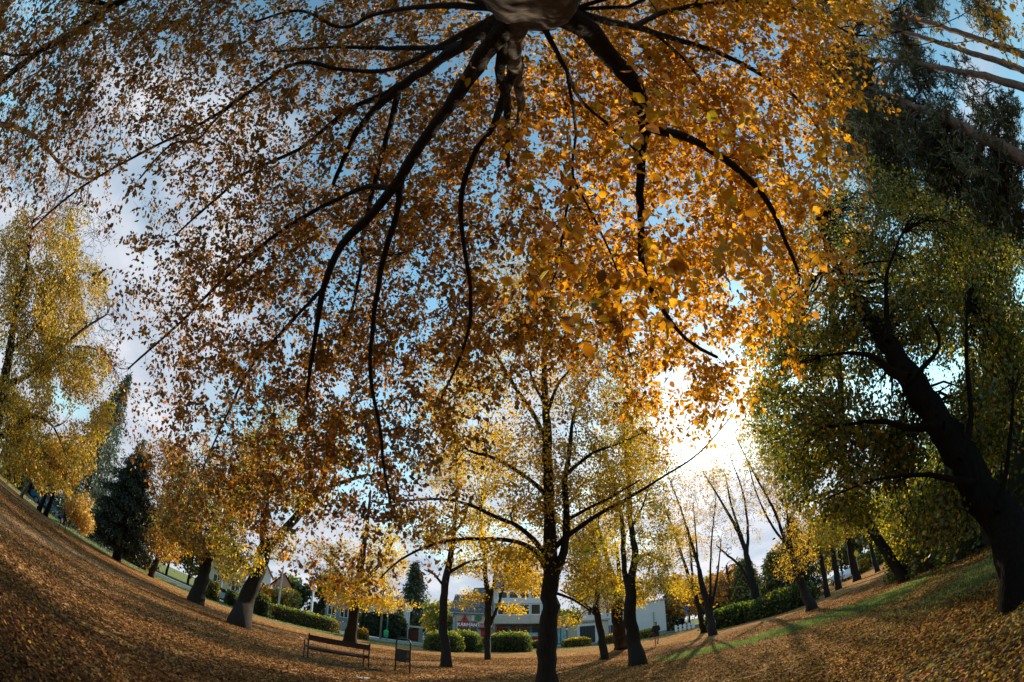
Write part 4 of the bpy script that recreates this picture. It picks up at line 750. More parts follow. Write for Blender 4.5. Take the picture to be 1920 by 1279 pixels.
# ------------------------------------------------------------------ box and text building blocks (local coordinates)
class MB:
    def __init__(s): s.v = []; s.f = []
    def box(s, x0, x1, y0, y1, z0, z1):
        b = len(s.v); s.v += [(x, y, z) for z in (z0, z1) for y in (y0, y1) for x in (x0, x1)]
        s.f += [tuple(b + i for i in q) for q in ((0, 2, 3, 1), (4, 5, 7, 6), (0, 1, 5, 4), (2, 6, 7, 3), (0, 4, 6, 2), (1, 3, 7, 5))]; return s
    def poly(s, pts, faces):
        b = len(s.v); s.v += [tuple(p) for p in pts]; s.f += [tuple(b + i for i in q) for q in faces]; return s
    def prism(s, prof, y0, y1):          # profile in x,z extruded along y
        n = len(prof); s.poly([(x, y0, z) for x, z in prof] + [(x, y1, z) for x, z in prof], [tuple(range(n)), tuple(range(2 * n - 1, n - 1, -1))] + [(i, i + n, (i + 1) % n + n, (i + 1) % n) for i in range(n)]); return s
    def tube(s, pts, r, k=8):
        V, Fq = tube_arrays([(np.array(pts, float), np.full(len(pts), r) if np.isscalar(r) else np.array(r), k)])
        b = len(s.v); s.v += [tuple(map(float, q)) for q in V]
        for q in Fq: q = [int(x) + b for x in q]; s.f.append(tuple(q[:3]) if q[2] == q[3] else tuple(q))
        a = b; s.f.append(tuple(range(a + k - 1, a - 1, -1))); return s
    def disc(s, c, r, t, k=24, ax='y'):
        cx_, cy_, cz_ = c; a = [2 * pi * i / k for i in range(k)]
        if ax == 'y': p0 = [(cx_ + cos(q) * r, cy_ - t / 2, cz_ + sin(q) * r) for q in a]; p1 = [(x, y + t, z) for x, y, z in p0]
        elif ax == 'x': p0 = [(cx_ - t / 2, cy_ + cos(q) * r, cz_ + sin(q) * r) for q in a]; p1 = [(x + t, y, z) for x, y, z in p0]
        s.poly(p0 + p1, [tuple(range(k)), tuple(range(2 * k - 1, k - 1, -1))] + [(i, i + k, (i + 1) % k + k, (i + 1) % k) for i in range(k)]); return s
    def build(s, name, m_, parent=None, bev=0.0, smooth=False):
        me = bpy.data.meshes.new(name); me.from_pydata(s.v, [], s.f); me.update()
        import bmesh
        bm = bmesh.new(); bm.from_mesh(me); bmesh.ops.recalc_face_normals(bm, faces=bm.faces)
        if bev > 0: bmesh.ops.bevel(bm, geom=[e_ for e_ in bm.edges if e_.calc_face_angle(0) > .5], offset=bev, segments=2, affect='EDGES', clamp_overlap=True)
        bm.to_mesh(me); bm.free()
        if smooth: me.polygons.foreach_set('use_smooth', [True] * len(me.polygons))
        return link(name, me, m_, parent)
def text(name, body, size, m_, parent, loc, sx=1.0, bold=.012):
    cu = bpy.data.curves.new(name, 'FONT'); cu.body = body; cu.size = size; cu.extrude = .012; cu.offset = bold; cu.align_x = 'CENTER'; cu.align_y = 'CENTER'
    o_ = bpy.data.objects.new(name + '_tmp', cu); COL.objects.link(o_); dg = bpy.context.evaluated_depsgraph_get(); me = bpy.data.meshes.new_from_object(o_.evaluated_get(dg)); bpy.data.objects.remove(o_)
    me.name = name; me.transform(Matrix.Translation(loc) @ Matrix.Rotation(pi / 2, 4, 'X') @ Matrix.Diagonal((sx, 1, 1, 1))); me.materials.clear(); return link(name, me, m_, parent)
M_BEIGE = mat('beige render', (.62, .50, .40), .9, noise=.18, nscale=1.2, bump=.2, bscale=40)
M_WHITE = mat('white render', (.74, .70, .66), .9, noise=.12, nscale=1.0)
M_CREAM = mat('cream render', (.62, .54, .38), .9, noise=.15, nscale=1.0)
M_PINK = mat('salmon render', (.55, .30, .20), .9, noise=.15, nscale=1.0)
M_SLATE = mat('blue-grey roof tiles', (.10, .13, .155), .8, noise=.3, nscale=6, bump=.5, bscale=12, stretch=(6, 1, 1))
M_TILE = mat('brown roof tiles', (.17, .10, .075), .85, noise=.35, nscale=6, bump=.5, bscale=12)
M_GLASS = mat('dark window glass', (.02, .025, .03), .08, spec=.6)
M_FRAME = mat('white window frames', (.72, .73, .75), .5)
M_RED = mat('red sign panel', (.55, .03, .03), .5, noise=.1)
M_WHTXT = mat('white lettering', (.85, .85, .85), .5)
M_GRSIGN = mat('green sign disc', (.05, .22, .09), .5, noise=.3, nscale=3)
M_TEAL = mat('teal shop frames', (.01, .14, .13), .45)
M_POSTER = mat('pale poster', (.5, .55, .55), .6, rgb2=(.12, .25, .27), nscale=4)
M_DARK = mat('dark painted steel', (.012, .013, .014), .45, spec=.5)
M_WOODD = mat('dark varnished board', (.05, .022, .017), .6, rgb2=(.022, .011, .009), nscale=5, bump=.3, bscale=30, stretch=(1, 8, 8))
M_STEEL = mat('galvanised post', (.35, .36, .36), .5, .6)
M_STONE = mat('grey stone', (.34, .31, .27), .9, noise=.4, nscale=6, bump=.6, bscale=20)
M_BLUE = mat('blue sign', (.03, .12, .45), .4)
M_PAPER = mat('white paper', (.8, .8, .82), .7, noise=.1)

def window(par, x0, x1, z0, z1, y, mull=1, name='window', fr=.09, fm=None, gm=None):
    f_ = MB(); f_.box(x0, x1, y - .05, y + .10, z0, z0 + fr); f_.box(x0, x1, y - .05, y + .10, z1 - fr, z1)
    f_.box(x0, x0 + fr, y - .05, y + .10, z0 + fr, z1 - fr); f_.box(x1 - fr, x1, y - .05, y + .10, z0 + fr, z1 - fr)
    for i in range(1, mull + 1):
        xm = x0 + (x1 - x0) * i / (mull + 1); f_.box(xm - fr / 2, xm + fr / 2, y - .04, y + .10, z0 + fr, z1 - fr)
    o_ = f_.build(name, fm or M_FRAME, par); MB().box(x0 + .02, x1 - .02, y + .03, y + .06, z0 + .02, z1 - .02).build('pane', gm or M_GLASS, o_); return o_

# ---- the shop building: gabled left wing with the big sign, three-storey main wing
B = empty('shop_building', (0, 58, 0)); tag(B, 'beige three-storey shop building with slate roofs and teal shopfronts under red signs', 'building')
wl = MB(); wl.box(-7.6, -2.45, .0, 9, 0, 5.0); wl.box(-2.4, 5.3, .0, 10, 0, 8.6); wl.box(5.35, 7.2, .35, 9, 0, 4.3); wl.poly([(-7.6, .01, 5.0), (-7.6, 8.99, 5.0), (-7.6, 4.5, 7.6)], [(0, 1, 2)]); wl.build('wall', M_BEIGE, B)
rf = MB(); rf.poly([(-8.0, -.5, 4.85), (-2.42, -.5, 4.85), (-2.42, 4.5, 7.75), (-8.0, 4.5, 7.75), (-8.0, 9.4, 4.85), (-2.42, 9.4, 4.85), (-8.0, -.5, 5.0), (-2.42, -.5, 5.0), (-2.42, 4.5, 7.9), (-8.0, 4.5, 7.9), (-8.0, 9.4, 5.0), (-2.42, 9.4, 5.0)],
    [(0, 1, 2, 3), (3, 2, 5, 4), (6, 9, 8, 7), (9, 10, 11, 8), (0, 6, 7, 1), (0, 3, 9, 6), (3, 4, 10, 9)])
rf.poly([(-6.0, 3, 6.8), (-2.42, 3, 6.8), (-2.42, 7.5, 9.6), (-5.6, 7.5, 9.4)], [(0, 1, 2, 3)]); rf.build('roof', M_SLATE, B)
rm = MB(); rm.poly([(-2.8, -.4, 8.5), (5.7, -.4, 8.5), (5.0, 4.6, 11.4), (-2.1, 4.6, 11.4), (5.7, 10.4, 8.5), (-2.8, 10.4, 8.5)], [(0, 1, 2, 3), (3, 2, 4, 5), (0, 3, 5), (1, 4, 2)]); rm.build('roof', M_SLATE, B)
MB().box(-8.05, -2.45, -.62, -.48, 4.72, 4.86).build('gutter', M_STEEL, B)
MB().box(-7.9, -7.55, -.5, .05, 4.2, 4.7).box(-7.62, -7.3, -.25, .1, 0, 4.1).build('pilaster', M_CONC, B)
dm = MB(); dm.box(.8, 3.6, -.2, 4, 8.7, 9.9); dm.build('dormer', M_WHITE, B); drf = MB(); drf.poly([(.4, -.5, 9.85), (2.2, -.5, 11.2), (4.0, -.5, 9.85), (.4, 4, 9.85), (2.2, 4, 11.2), (4.0, 4, 9.85)], [(0, 1, 4, 3), (1, 2, 5, 4), (0, 2, 1)]); drf.build('dormer_roof', M_SLATE, B)
window(B, 1.1, 3.3, 8.95, 9.75, -.3, 2)
MB().box(-7.0, -4.55, -.16, -.04, 3.55, 3.62).build('sign_trim', M_DARK, B)
sg = MB().box(-7.0, -4.5, -.22, -.03, 2.78, 3.52).build('sign', M_RED, B); text('lettering', 'K\u00c1RM\u00c1N', .62, M_WHTXT, sg, (-5.75, -.24, 3.10), 1.0, .02)
tri = MB(); tri.poly([(-6.55, -.2, 3.72), (-5.65, -.2, 3.72), (-6.1, -.2, 4.62), (-6.55, -.1, 3.72), (-5.65, -.1, 3.72), (-6.1, -.1, 4.62)], [(0, 1, 2), (3, 5, 4), (0, 3, 4, 1), (1, 4, 5, 2), (2, 5, 3, 0)]); tr_ = tri.build('triangle_logo', M_RED, B)
lg = MB(); lg.poly([(-6.25, -.23, 3.85), (-5.95, -.23, 3.85), (-6.1, -.23, 4.18)], [(0, 1, 2)]); lg.build('emblem', M_DARK, tr_)
MB().disc((-4.35, -.14, 4.12), .42, .1).build('round_sign', M_GRSIGN, B); MB().box(-5.25, -4.85, -.12, -.04, 3.7, 4.6).build('white_panel', M_WHITE, B)
MB().box(-5.42, -5.30, -.3, -.2, .1, 4.8).build('downpipe', M_STEEL, B)
window(B, -7.1, -4.5, .35, 2.72, -.08, 1, 'shopfront', .14, M_TEAL); MB().box(-5.2, -4.75, -.2, -.16, 1.2, 2.2).build('poster', M_POSTER, B)
s2 = MB().box(-4.35, -2.5, -.2, -.03, 2.95, 3.5).build('sign', M_WHITE, B); MB().box(-4.2, -2.6, -.23, -.205, 3.2, 3.42).box(-4.2, -3.1, -.23, -.205, 3.02, 3.12).build('lettering', M_RED, s2)
MB().box(-4.0, -2.6, -.2, -.06, 1.0, 2.5).build('poster', M_RED, B); MB().box(-3.7, -2.8, -.24, -.21, 1.35, 1.8).build('poster_picture', M_DARK, B)
MB().box(-4.3, -2.5, -1.0, -.05, 2.58, 2.78).build('canopy', M_DARK, B)
bl = MB().box(-2.2, 5.3, -1.1, -.01, 3.45, 4.6).build('balcony', M_BEIGE, B); MB().box(-2.25, 5.35, -1.16, -1.11, 3.38, 3.5).build('balcony_edge', M_CONC, bl)
for fl, (z0, z1) in enumerate(((4.62, 6.25), (7.0, 8.1))):
    for k in range(5):
        x0 = -1.9 + k * 1.42; window(B, x0, x0 + 1.36, z0, z1, -.55 if fl == 0 else -.08, 0, 'window', .13)
MB().box(-2.3, 5.3, -.6, -.01, 6.3, 6.95).build('spandrel', M_WHITE, B)
for k, (x0, x1) in enumerate(((-2.2, -.4), (-.35, 1.0), (1.05, 2.4), (2.45, 3.8))): window(B, x0, x1, .3, 3.3, -.06, 0, 'shopfront', .13, M_TEAL)
MB().box(3.85, 5.3, -.3, -.01, 0, 3.3).build('pier', M_BEIGE, B)
for x0, x1 in ((-2.1, -1.9), (.5, .72), (3.6, 3.8)): MB().box(x0, x1, -.2, -.13, 2.3, 3.1).build('sign_strip', M_RED, B)
for x0, x1 in ((-1.6, -.5), (1.2, 2.3)):
    q = MB(); xx = x0
    while xx < x1: w_ = rng.uniform(.06, .14); q.box(xx, xx + w_, -.2, -.16, 2.78, 2.78 + rng.uniform(.13, .22)); xx += w_ + .03
    q.build('lettering', M_RED, B)
MB().box(-.4, 1.3, -.2, -.15, 1.7, 2.15).box(1.4, 3.3, -.2, -.15, 1.55, 2.1).build('poster', M_POSTER, B); MB().box(2.2, 3.5, -.26, -.21, 1.3, 1.42).box(2.6, 3.3, -.26, -.21, .7, 1.1).build('poster_band', M_RED, B)
window(B, 5.4, 7.15, .3, 2.9, .28, 1, 'shopfront', .12, M_TEAL, M_POSTER)
for x in (5.2,): MB().box(x - .06, x + .06, -1.3, -1.18, 0, 8.6).build('column', M_CONC, B)

G = empty('garage_house', (7.4, 60, 0)); tag(G, 'cream single-storey house with a dark double gate behind yellow leaves', 'house')
MB().box(0, 5.6, 0, 7, 0, 3.3).build('wall', M_CREAM, G); MB().box(-.2, 5.8, -.3, 7.2, 3.3, 3.55).build('roof', M_CONC, G)
MB().box(1.2, 1.6, -.14, -.01, 0, 2.7).box(3.7, 4.1, -.14, -.01, 0, 2.7).box(1.2, 4.1, -.14, -.01, 2.72, 3.0).build('surround', M_WHITE, G)
gd = MB(); [gd.box(1.65 + k * .41, 1.65 + k * .41 + .38, -.1, -.02, .05, 2.65) for k in range(5)]; gd.build('gate', M_DARK, G)
WB = empty('white_block', (16.2, 60.5, 0), -.28); tag(WB, 'plain white windowless block house behind the runner', 'house')
MB().box(0, 5.0, 0, 8, 0, 5.2).build('wall', M_WHITE, WB); MB().box(-.15, 5.15, -.15, 8.15, 5.2, 5.4).build('roof', M_CONC, WB); MB().box(-.0, 5.02, -.04, -.005, 0, .5).build('plinth', M_STONE, WB)
MB().tube([(3.3, -.12, .3), (3.3, -.12, 3.6)], .07, 6).build('downpipe', M_STEEL, WB)
bigb = empty('beige_house', (10.5, 68, 0), -.15); tag(bigb, 'tall pale apartment house glimpsed through the yellow crowns right of nearest trunk', 'house')
MB().box(0, 9, 0, 9, 0, 8.0).build('wall', M_WHITE, bigb)
q = MB(); q.poly([(-.4, -.4, 7.9), (9.4, -.4, 7.9), (9.4, 4.5, 10.6), (-.4, 4.5, 10.6), (-.4, 9.4, 7.9), (9.4, 9.4, 7.9)], [(0, 1, 2, 3), (3, 2, 5, 4), (0, 3, 4), (1, 5, 2)]); q.build('roof', M_TILE, bigb)
for k in range(3):
    for z in (1.2, 4.6): window(bigb, 1 + k * 2.7, 2.3 + k * 2.7, z, z + 1.5, -.06, 1)

def villa(lb, az0, az1, hd, H, ridge, depth, wm, rm_, nwin=2, z0=1.0, gable=False, name='villa'):
    a, b = AZ(az0, hd), AZ(az1, hd); ln = float(np.linalg.norm(b - a)); o_ = empty(name, a, atan2(b[1] - a[1], b[0] - a[0])); tag(o_, lb, 'house')
    MB().box(0, ln, 0, depth, 0, H).build('wall', wm, o_); q = MB(); e_ = .5
    if gable: q.poly([(-e_, -e_, H - .1), (ln / 2, -e_, ridge), (ln + e_, -e_, H - .1), (-e_, depth, H - .1), (ln / 2, depth, ridge), (ln + e_, depth, H - .1)], [(0, 1, 4, 3), (1, 2, 5, 4)]); MB().poly([(0, .0, H), (ln, .0, H), (ln / 2, .0, ridge - .3)], [(0, 1, 2)]).build('gable', wm, o_)
    else: q.poly([(-e_, -e_, H), (ln + e_, -e_, H), (ln + e_ - 2, depth / 2, ridge), (-e_ + 2, depth / 2, ridge), (ln + e_, depth + e_, H), (-e_, depth + e_, H)], [(0, 1, 2, 3), (3, 2, 4, 5), (0, 3, 5), (1, 4, 2), (0, 5, 4, 1)])
    q.build('roof', rm_, o_)
    for k in range(nwin):
        x = ln * (k + .5) / nwin; window(o_, x - .6, x + .6, z0, z0 + 1.5, -.06, 1)
    return o_
vl_ = villa('white villa with brown hipped roof behind the tall dark garden hedge', -18.2, -13.0, 68, 5.6, 7.3, 8, M_WHITE, M_TILE, 0)
MB().box(4.9, 5.05, -.6, -.45, 0, 5.6).build('downpipe', M_STEEL, vl_)
villa('grey old house with white columns behind the long clipped hedge', -23.8, -20.6, 64, 5.6, 7.2, 3, M_STONE, M_TILE, 2, 2.0)
villa('salmon pink gabled house beyond the orange-leaved tree', -31.0, -28.2, 70, 4.6, 7.2, 7, M_PINK, M_TILE, 1, 1.5, True)
villa('pale pink narrow house gable left of the long hedge', -32.6, -31.3, 68, 5.6, 7.4, 7, M_WHITE, M_PINK, 1, 3.0, True)
villa('cream house seen between the two thick left trunks', -39.5, -34.5, 58, 4.6, 6.6, 8, M_CREAM, M_TILE, 2, 1.5)
villa('white low house far left behind the roadside trees', -67.5, -62.0, 60, 5.0, 7.0, 8, M_WHITE, M_TILE, 3, 1.8)
villa('rusty brown roofed house between golden tree and yew', -58.5, -54.5, 58, 4.2, 6.5, 8, M_STONE, M_PINK, 2, 1.4)
villa('house with pinkish roof behind the pale yellow young tree', -61.0, -59.2, 56, 3.6, 6.2, 8, M_WHITE, M_PINK, 1, 1.4)

# ---- fences, gate, posts and signs
def fence(lb, a, b, h, m_, step, slat=.1, name='fence'):
    a = np.asarray(a, float) * [1, 1, 0]; b = np.asarray(b, float) * [1, 1, 0]; ln = float(np.linalg.norm(b - a)); o_ = empty(name, a, atan2(b[1] - a[1], b[0] - a[0])); tag(o_, lb, 'fence')
    q = MB(); x = .0
    while x < ln: q.box(x, x + slat, 0, .03, .1, h); x += slat * 1.7
    q.build('slats', m_, o_); MB().box(0, ln, .032, .08, .3, .4).build('rail', m_, o_); MB().box(0, ln, .032, .08, h - .3, h - .2).build('rail', m_, o_)
    x = 0
    while x <= ln: MB().box(x - .07, x + .07, .085, .22, 0, h + .1).build('post', M_STONE, o_); x += step
fence('pale picket fence on the street behind the yellow young tree', AZ(-58.5, 47.5), AZ(-55.0, 47), 1.9, M_FRAME, 2.5, .09)
fence('beige garden fence between the two thick left trunks', AZ(-39.5, 51), AZ(-33.0, 51.5), 1.5, M_STONE, 2.5, .12)
fence('dark wire garden fence beneath the old grey house', AZ(-24.5, 55), AZ(-19.5, 56), 1.3, M_STEEL, 2.5, .03)
fence('white rail fence at the grass edge right of the white block', AZ(20.6, 57), AZ(23.0, 56), 1.0, M_FRAME, 1.8, .35)
gt = empty('garden_gate', AZ(-13.7, 62)); tag(gt, 'garden gate with beige stone pillars under a tiled cap by the white car', 'gate')
MB().box(0, .5, 0, .5, 0, 2.1).build('pillar', M_STONE, gt); MB().box(2.1, 2.6, 0, .5, 0, 2.1).build('pillar', M_STONE, gt); MB().box(-.2, 2.8, -.1, .6, 2.11, 2.4).build('cap', M_CREAM, gt); MB().box(.52, 2.08, .2, .28, .1, 1.8).build('gate_leaf', mat('dark red gate', (.12, .03, .02), .6), gt)
def post(name, lb, cat, loc, h, r, m_, group=None):
    o_ = empty(name, loc); tag(o_, lb, cat, group); MB().tube([(0, 0, 0), (0, 0, h)], [r, r * .8], 8).build('pole', m_, o_); return o_
o_ = post('lamp_post', 'white lamp post with a round head behind the long clipped hedge', 'street lamp', AZ(-25.6, 49), 4.3, .14, M_FRAME)
q = MB(); q.tube([(0, 0, 4.3), (0, 0, 4.45), (0, 0, 4.7), (0, 0, 4.95), (0, 0, 5.05)], [.12, .28, .34, .22, .05], 12); q.build('lamp_head', M_FRAME, o_, smooth=True)
o_ = post('sign_post', 'round white sign on a post before the dark fir', 'sign', AZ(-13.15, 50), 4.3, .05, M_STEEL); MB().disc((0, -.08, 4.25), .42, .05).build('sign_disc', M_WHTXT, o_); MB().disc((0, -.12, 4.25), .20, .03).build('symbol', M_STONE, o_)
o_ = post('sign_post', 'small blue road sign on a thin post right of the white block', 'sign', AZ(22.3, 58), 3.3, .05, M_STEEL); MB().box(-.28, .28, -.1, -.05, 2.75, 3.35).build('sign_plate', M_BLUE, o_)
o_ = post('sign_post', 'yellow diamond sign on the bright lane at the right', 'sign', AZ(45.2, 56), 2.9, .05, M_STEEL); q = MB(); q.poly([(-.5, -.1, 2.9), (0, -.1, 2.4), (.5, -.1, 2.9), (0, -.1, 3.4), (-.5, -.06, 2.9), (0, -.06, 2.4), (.5, -.06, 2.9), (0, -.06, 3.4)], [(0, 1, 2, 3), (4, 7, 6, 5), (0, 4, 5, 1), (1, 5, 6, 2), (2, 6, 7, 3), (3, 7, 4, 0)]); q.build('sign_plate', mat('yellow sign', (.7, .42, .02), .4), o_)
post('utility_pole', 'weathered beige wooden pole in front of the garden hedge', 'pole', AZ(-16.6, 50), 7.5, .12, M_PALEBARK)
o_ = post('utility_pole', 'dark green pole with a small green bin strapped low on it', 'pole', AZ(-15.8, 50), 6.0, .09, M_TEAL)
gb = empty('green_bin', AZ(-15.9, 49.7)); tag(gb, 'small bright green litter bin beside the dark green pole', 'litter bin'); MB().tube([(0, 0, .35), (0, 0, .4), (0, 0, 1.15), (0, 0, 1.2)], [.2, .25, .28, .22], 12).build('bucket', mat('green plastic', (.03, .35, .12), .5), gb, smooth=True); MB().tube([(0, .2, 0), (0, .2, .5)], .04, 6).build('post', M_STEEL, gb)
post('utility_pole', 'tall pale concrete pole left of the long hedge', 'pole', AZ(-29.9, 52), 6.5, .12, M_CONC)
post('utility_pole', 'pale thin pole between the two thick left trunks', 'pole', AZ(-37.6, 49), 5.0, .10, M_CONC)

# ---- cars
M_TYRE = mat('tyre rubber', (.02, .02, .02), .8); M_RIM = mat('alloy', (.5, .5, .52), .35, .8)
def make_car(lb, paint, loc, rz):
    o_ = empty('parked_car', loc, rz); tag(o_, lb, 'car', 'cars parked along the street')
    prof = [(-2.1, .35), (-2.15, .75), (-2.0, .98), (-1.75, 1.02), (-1.15, 1.45), (.25, 1.47), (.95, 1.02), (1.95, .86), (2.12, .7), (2.15, .35)]
    b = MB(); b.prism(prof, -.82, .82); b.build('body', paint, o_, .05)
    cb = MB(); cb.prism([(-1.62, 1.03), (-1.12, 1.39), (.2, 1.41), (.78, 1.03)], -.84, .84); cb.build('side_window', M_GLASS, o_, .01)
    ws = MB(); ws.poly([(.33, -.68, 1.44), (.33, .68, 1.44), (.98, .74, 1.04), (.98, -.74, 1.04), (.31, -.68, 1.42), (.31, .68, 1.42), (.96, .74, 1.02), (.96, -.74, 1.02)], [(0, 1, 2, 3), (4, 7, 6, 5)]); ws.build('windscreen', M_GLASS, o_)
    MB().box(-2.0, 2.0, -.85, .85, .22, .36).build('sill', M_TYRE, o_)
    for sx in (-1.3, 1.35):
        for sy in (-1, 1):
            wh = MB().disc((sx, sy * .78, .32), .32, .2, 20).build('wheel', M_TYRE, o_); MB().disc((sx, sy * .885, .32), .2, .02, 14).build('rim', M_RIM, wh)
    for sy in (-1, 1): MB().box(2.02, 2.16, sy * .62 - .16, sy * .62 + .16, .62, .78).build('headlight', M_FRAME, o_); MB().box(-2.17, -2.02, sy * .66 - .12, sy * .66 + .12, .7, .9).build('tail_light', M_RED, o_)
    return o_
def paint(n_, c): return mat(n_, c, .25, .2, spec=.6)
make_car('white car parked beyond the garden gate, its front showing', paint('white paint', (.75, .77, .8)), AZ(-11.9, 66), radians(-65))
make_car('pale blue car at the kerb just left of the gnarled leaning trunk', paint('pale blue paint', (.35, .48, .6)), AZ(-36.4, 44.5), radians(45))
make_car('glossy blue car glimpsed between slim roadside trunks at far left', paint('blue paint', (.10, .25, .40)), AZ(-62.6, 44.2), radians(50))
make_car('dark car parked behind the leftmost roadside trunks', paint('black paint', (.02, .025, .03)), AZ(-65.8, 45.2), radians(50))
make_car('light grey car on the bright lane behind the shaded row', paint('silver paint', (.55, .58, .62)), AZ(42.5, 66), radians(35))
make_car('white car half hidden behind the second shaded trunk', paint('chalk paint', (.7, .72, .75)), AZ(44.2, 60), radians(35))

# ---- bench, litter bins, scraps
BL, BR = GG(575, 1237), GG(692, 1255); ln = float(np.linalg.norm(BR - BL)); bench = empty('park_bench', (BL + BR) / 2, atan2(BR[1] - BL[1], BR[0] - BL[0])); tag(bench, 'dark park bench with its back to the viewer, one broad back board', 'bench')
h2 = ln / 2
MB().box(-h2 + .01, h2 - .01, -.035, -.005, .66, .84).build('backrest', M_WOODD, bench, .008)
st = MB(); st.box(-h2 + .03, h2 - .03, .04, .16, .43, .46).box(-h2 + .03, h2 - .03, .18, .30, .43, .46).box(-h2 + .03, h2 - .03, .32, .44, .425, .455); st.build('seat', M_WOODD, bench, .006)
MB().box(-h2 + .03, h2 - .03, -.002, .03, .36, .425).build('seat_rail', M_WOODD, bench, .004)
for sx in (-1, 1):
    x = sx * (h2 - .02)
    MB().tube([(x, -.0, 0), (x, .015, .45), (x, -.015, .88)], .024, 8).build('leg', M_DARK, bench); MB().tube([(x, .42, 0), (x, .42, .42)], .022, 8).build('leg', M_DARK, bench)
    MB().tube([(x, -.01, .62), (x, .22, .66), (x, .42, .62), (x, .44, .44)], .016, 8).build('armrest', M_DARK, bench); MB().tube([(x, .0, .42), (x, .42, .415)], .018, 8).build('seat_bracket', M_DARK, bench)
ed = empty('edging_strip', (BL + BR) / 2 + np.array([0, 0, 0]), bench.rotation_euler.z); tag(ed, 'low mossy concrete edging strip running under the bench', 'kerb'); MB().box(-h2 - .25, h2 + .35, -.12, -.03, -.05, .05).build('strip', mat('mossy concrete', (.16, .17, .11), .9, noise=.4, nscale=6, bump=.5), ed)
def litter_bin(lb, a, b, h, bag=False):
    a = np.asarray(a) * [1, 1, 0]; b = np.asarray(b) * [1, 1, 0]; w_ = float(np.linalg.norm(b - a)); o_ = empty('litter_bin', (a + b) / 2, atan2(b[1] - a[1], b[0] - a[0])); tag(o_, lb, 'litter bin', 'litter bins in the park'); hw = w_ / 2
    arch = [(-hw, 0, 0), (-hw, 0, h - .18)] + [(-hw + (1 - cos(t)) * .14, 0, h - .18 + sin(t) * .16) for t in (.4, .8, 1.2, 1.57)] + [(hw - (1 - cos(t)) * .14, 0, h - .18 + sin(t) * .16) for t in (1.57, 1.2, .8, .4)] + [(hw, 0, h - .18), (hw, 0, 0)]
    MB().tube(arch, .024, 10).build('frame', M_DARK, o_, smooth=True); MB().tube([(-hw, 0, h * .66), (hw, 0, h * .66)], .014).tube([(-hw, 0, h * .42), (hw, 0, h * .42)], .014).build('crossbar', M_DARK, o_)
    q = MB(); u = hw - .085; q.poly([(-u, -.13, h * .66), (u, -.13, h * .66), (u, .13, h * .66), (-u, .13, h * .66), (-u * .92, -.11, h * .3), (u * .92, -.11, h * .3), (u * .92, .11, h * .3), (-u * .92, .11, h * .3)], [(0, 4, 5, 1), (1, 5, 6, 2), (2, 6, 7, 3), (3, 7, 4, 0), (4, 7, 6, 5)]); q.build('basket', M_DARK, o_, .01)
    MB().tube([(-u + .02, 0, h * .66), (-u + .03, 0, h * .80), (-u * .3, 0, h * .845), (u * .5, 0, h * .84)], .006, 6).tube([(u - .02, 0, h * .66), (u - .02, 0, h * .79)], .008, 6).build('handle', M_STEEL, o_)
    if bag: q = MB(); q.tube([(0, 0, h * .62), (.02, -.02, h * .75), (-.03, 0, h * .9), (0, 0, h)], [.15, .19, .15, .05], 9); q.build('bin_bag', M_DARK, o_, smooth=True); q = MB(); q.tube([(.05, -.2, h * .35), (.06, -.22, h * .5), (.03, -.2, h * .62)], [.03, .08, .03], 7); q.build('paper', M_PAPER, o_)
litter_bin('arched tube litter bin with a hanging dark basket beside the bench', GG(741, 1257.5), GG(768, 1262.5), 1.22)
litter_bin('far litter bin stuffed with a bulging bag on the left lawn', GG(110, 991), GG(121, 999), 1.25, True)
def scrap(lb, c, s_):
    V = []; n_ = 6
    for i in range(n_):
        for j in range(n_): V.append(((i / 5 - .5) * s_, (j / 5 - .5) * s_ * .7, .012 + abs(rng.normal(0, .012)) + .02 * sin(i * 1.7)))
    f_ = [(i * n_ + j, (i + 1) * n_ + j, (i + 1) * n_ + j + 1, i * n_ + j + 1) for i in range(5) for j in range(5)]
    me = bpy.data.meshes.new('paper_scrap'); me.from_pydata([(x, y, z + .02) for x, y, z in V], [], f_); o_ = link('paper_scrap', me, M_PAPER); sm = o_.modifiers.new('t', 'SOLIDIFY'); sm.thickness = .002; o_.location = c; o_.rotation_euler = (0, 0, random.random() * 3); tag(o_, lb, 'litter', 'scraps of paper on the leaves')
scrap('crumpled white paper lying on leaves in front of the bench', GG(681, 1274), .26); scrap('small white paper scrap on leaves left of the bench', GG(566, 1197), .32)

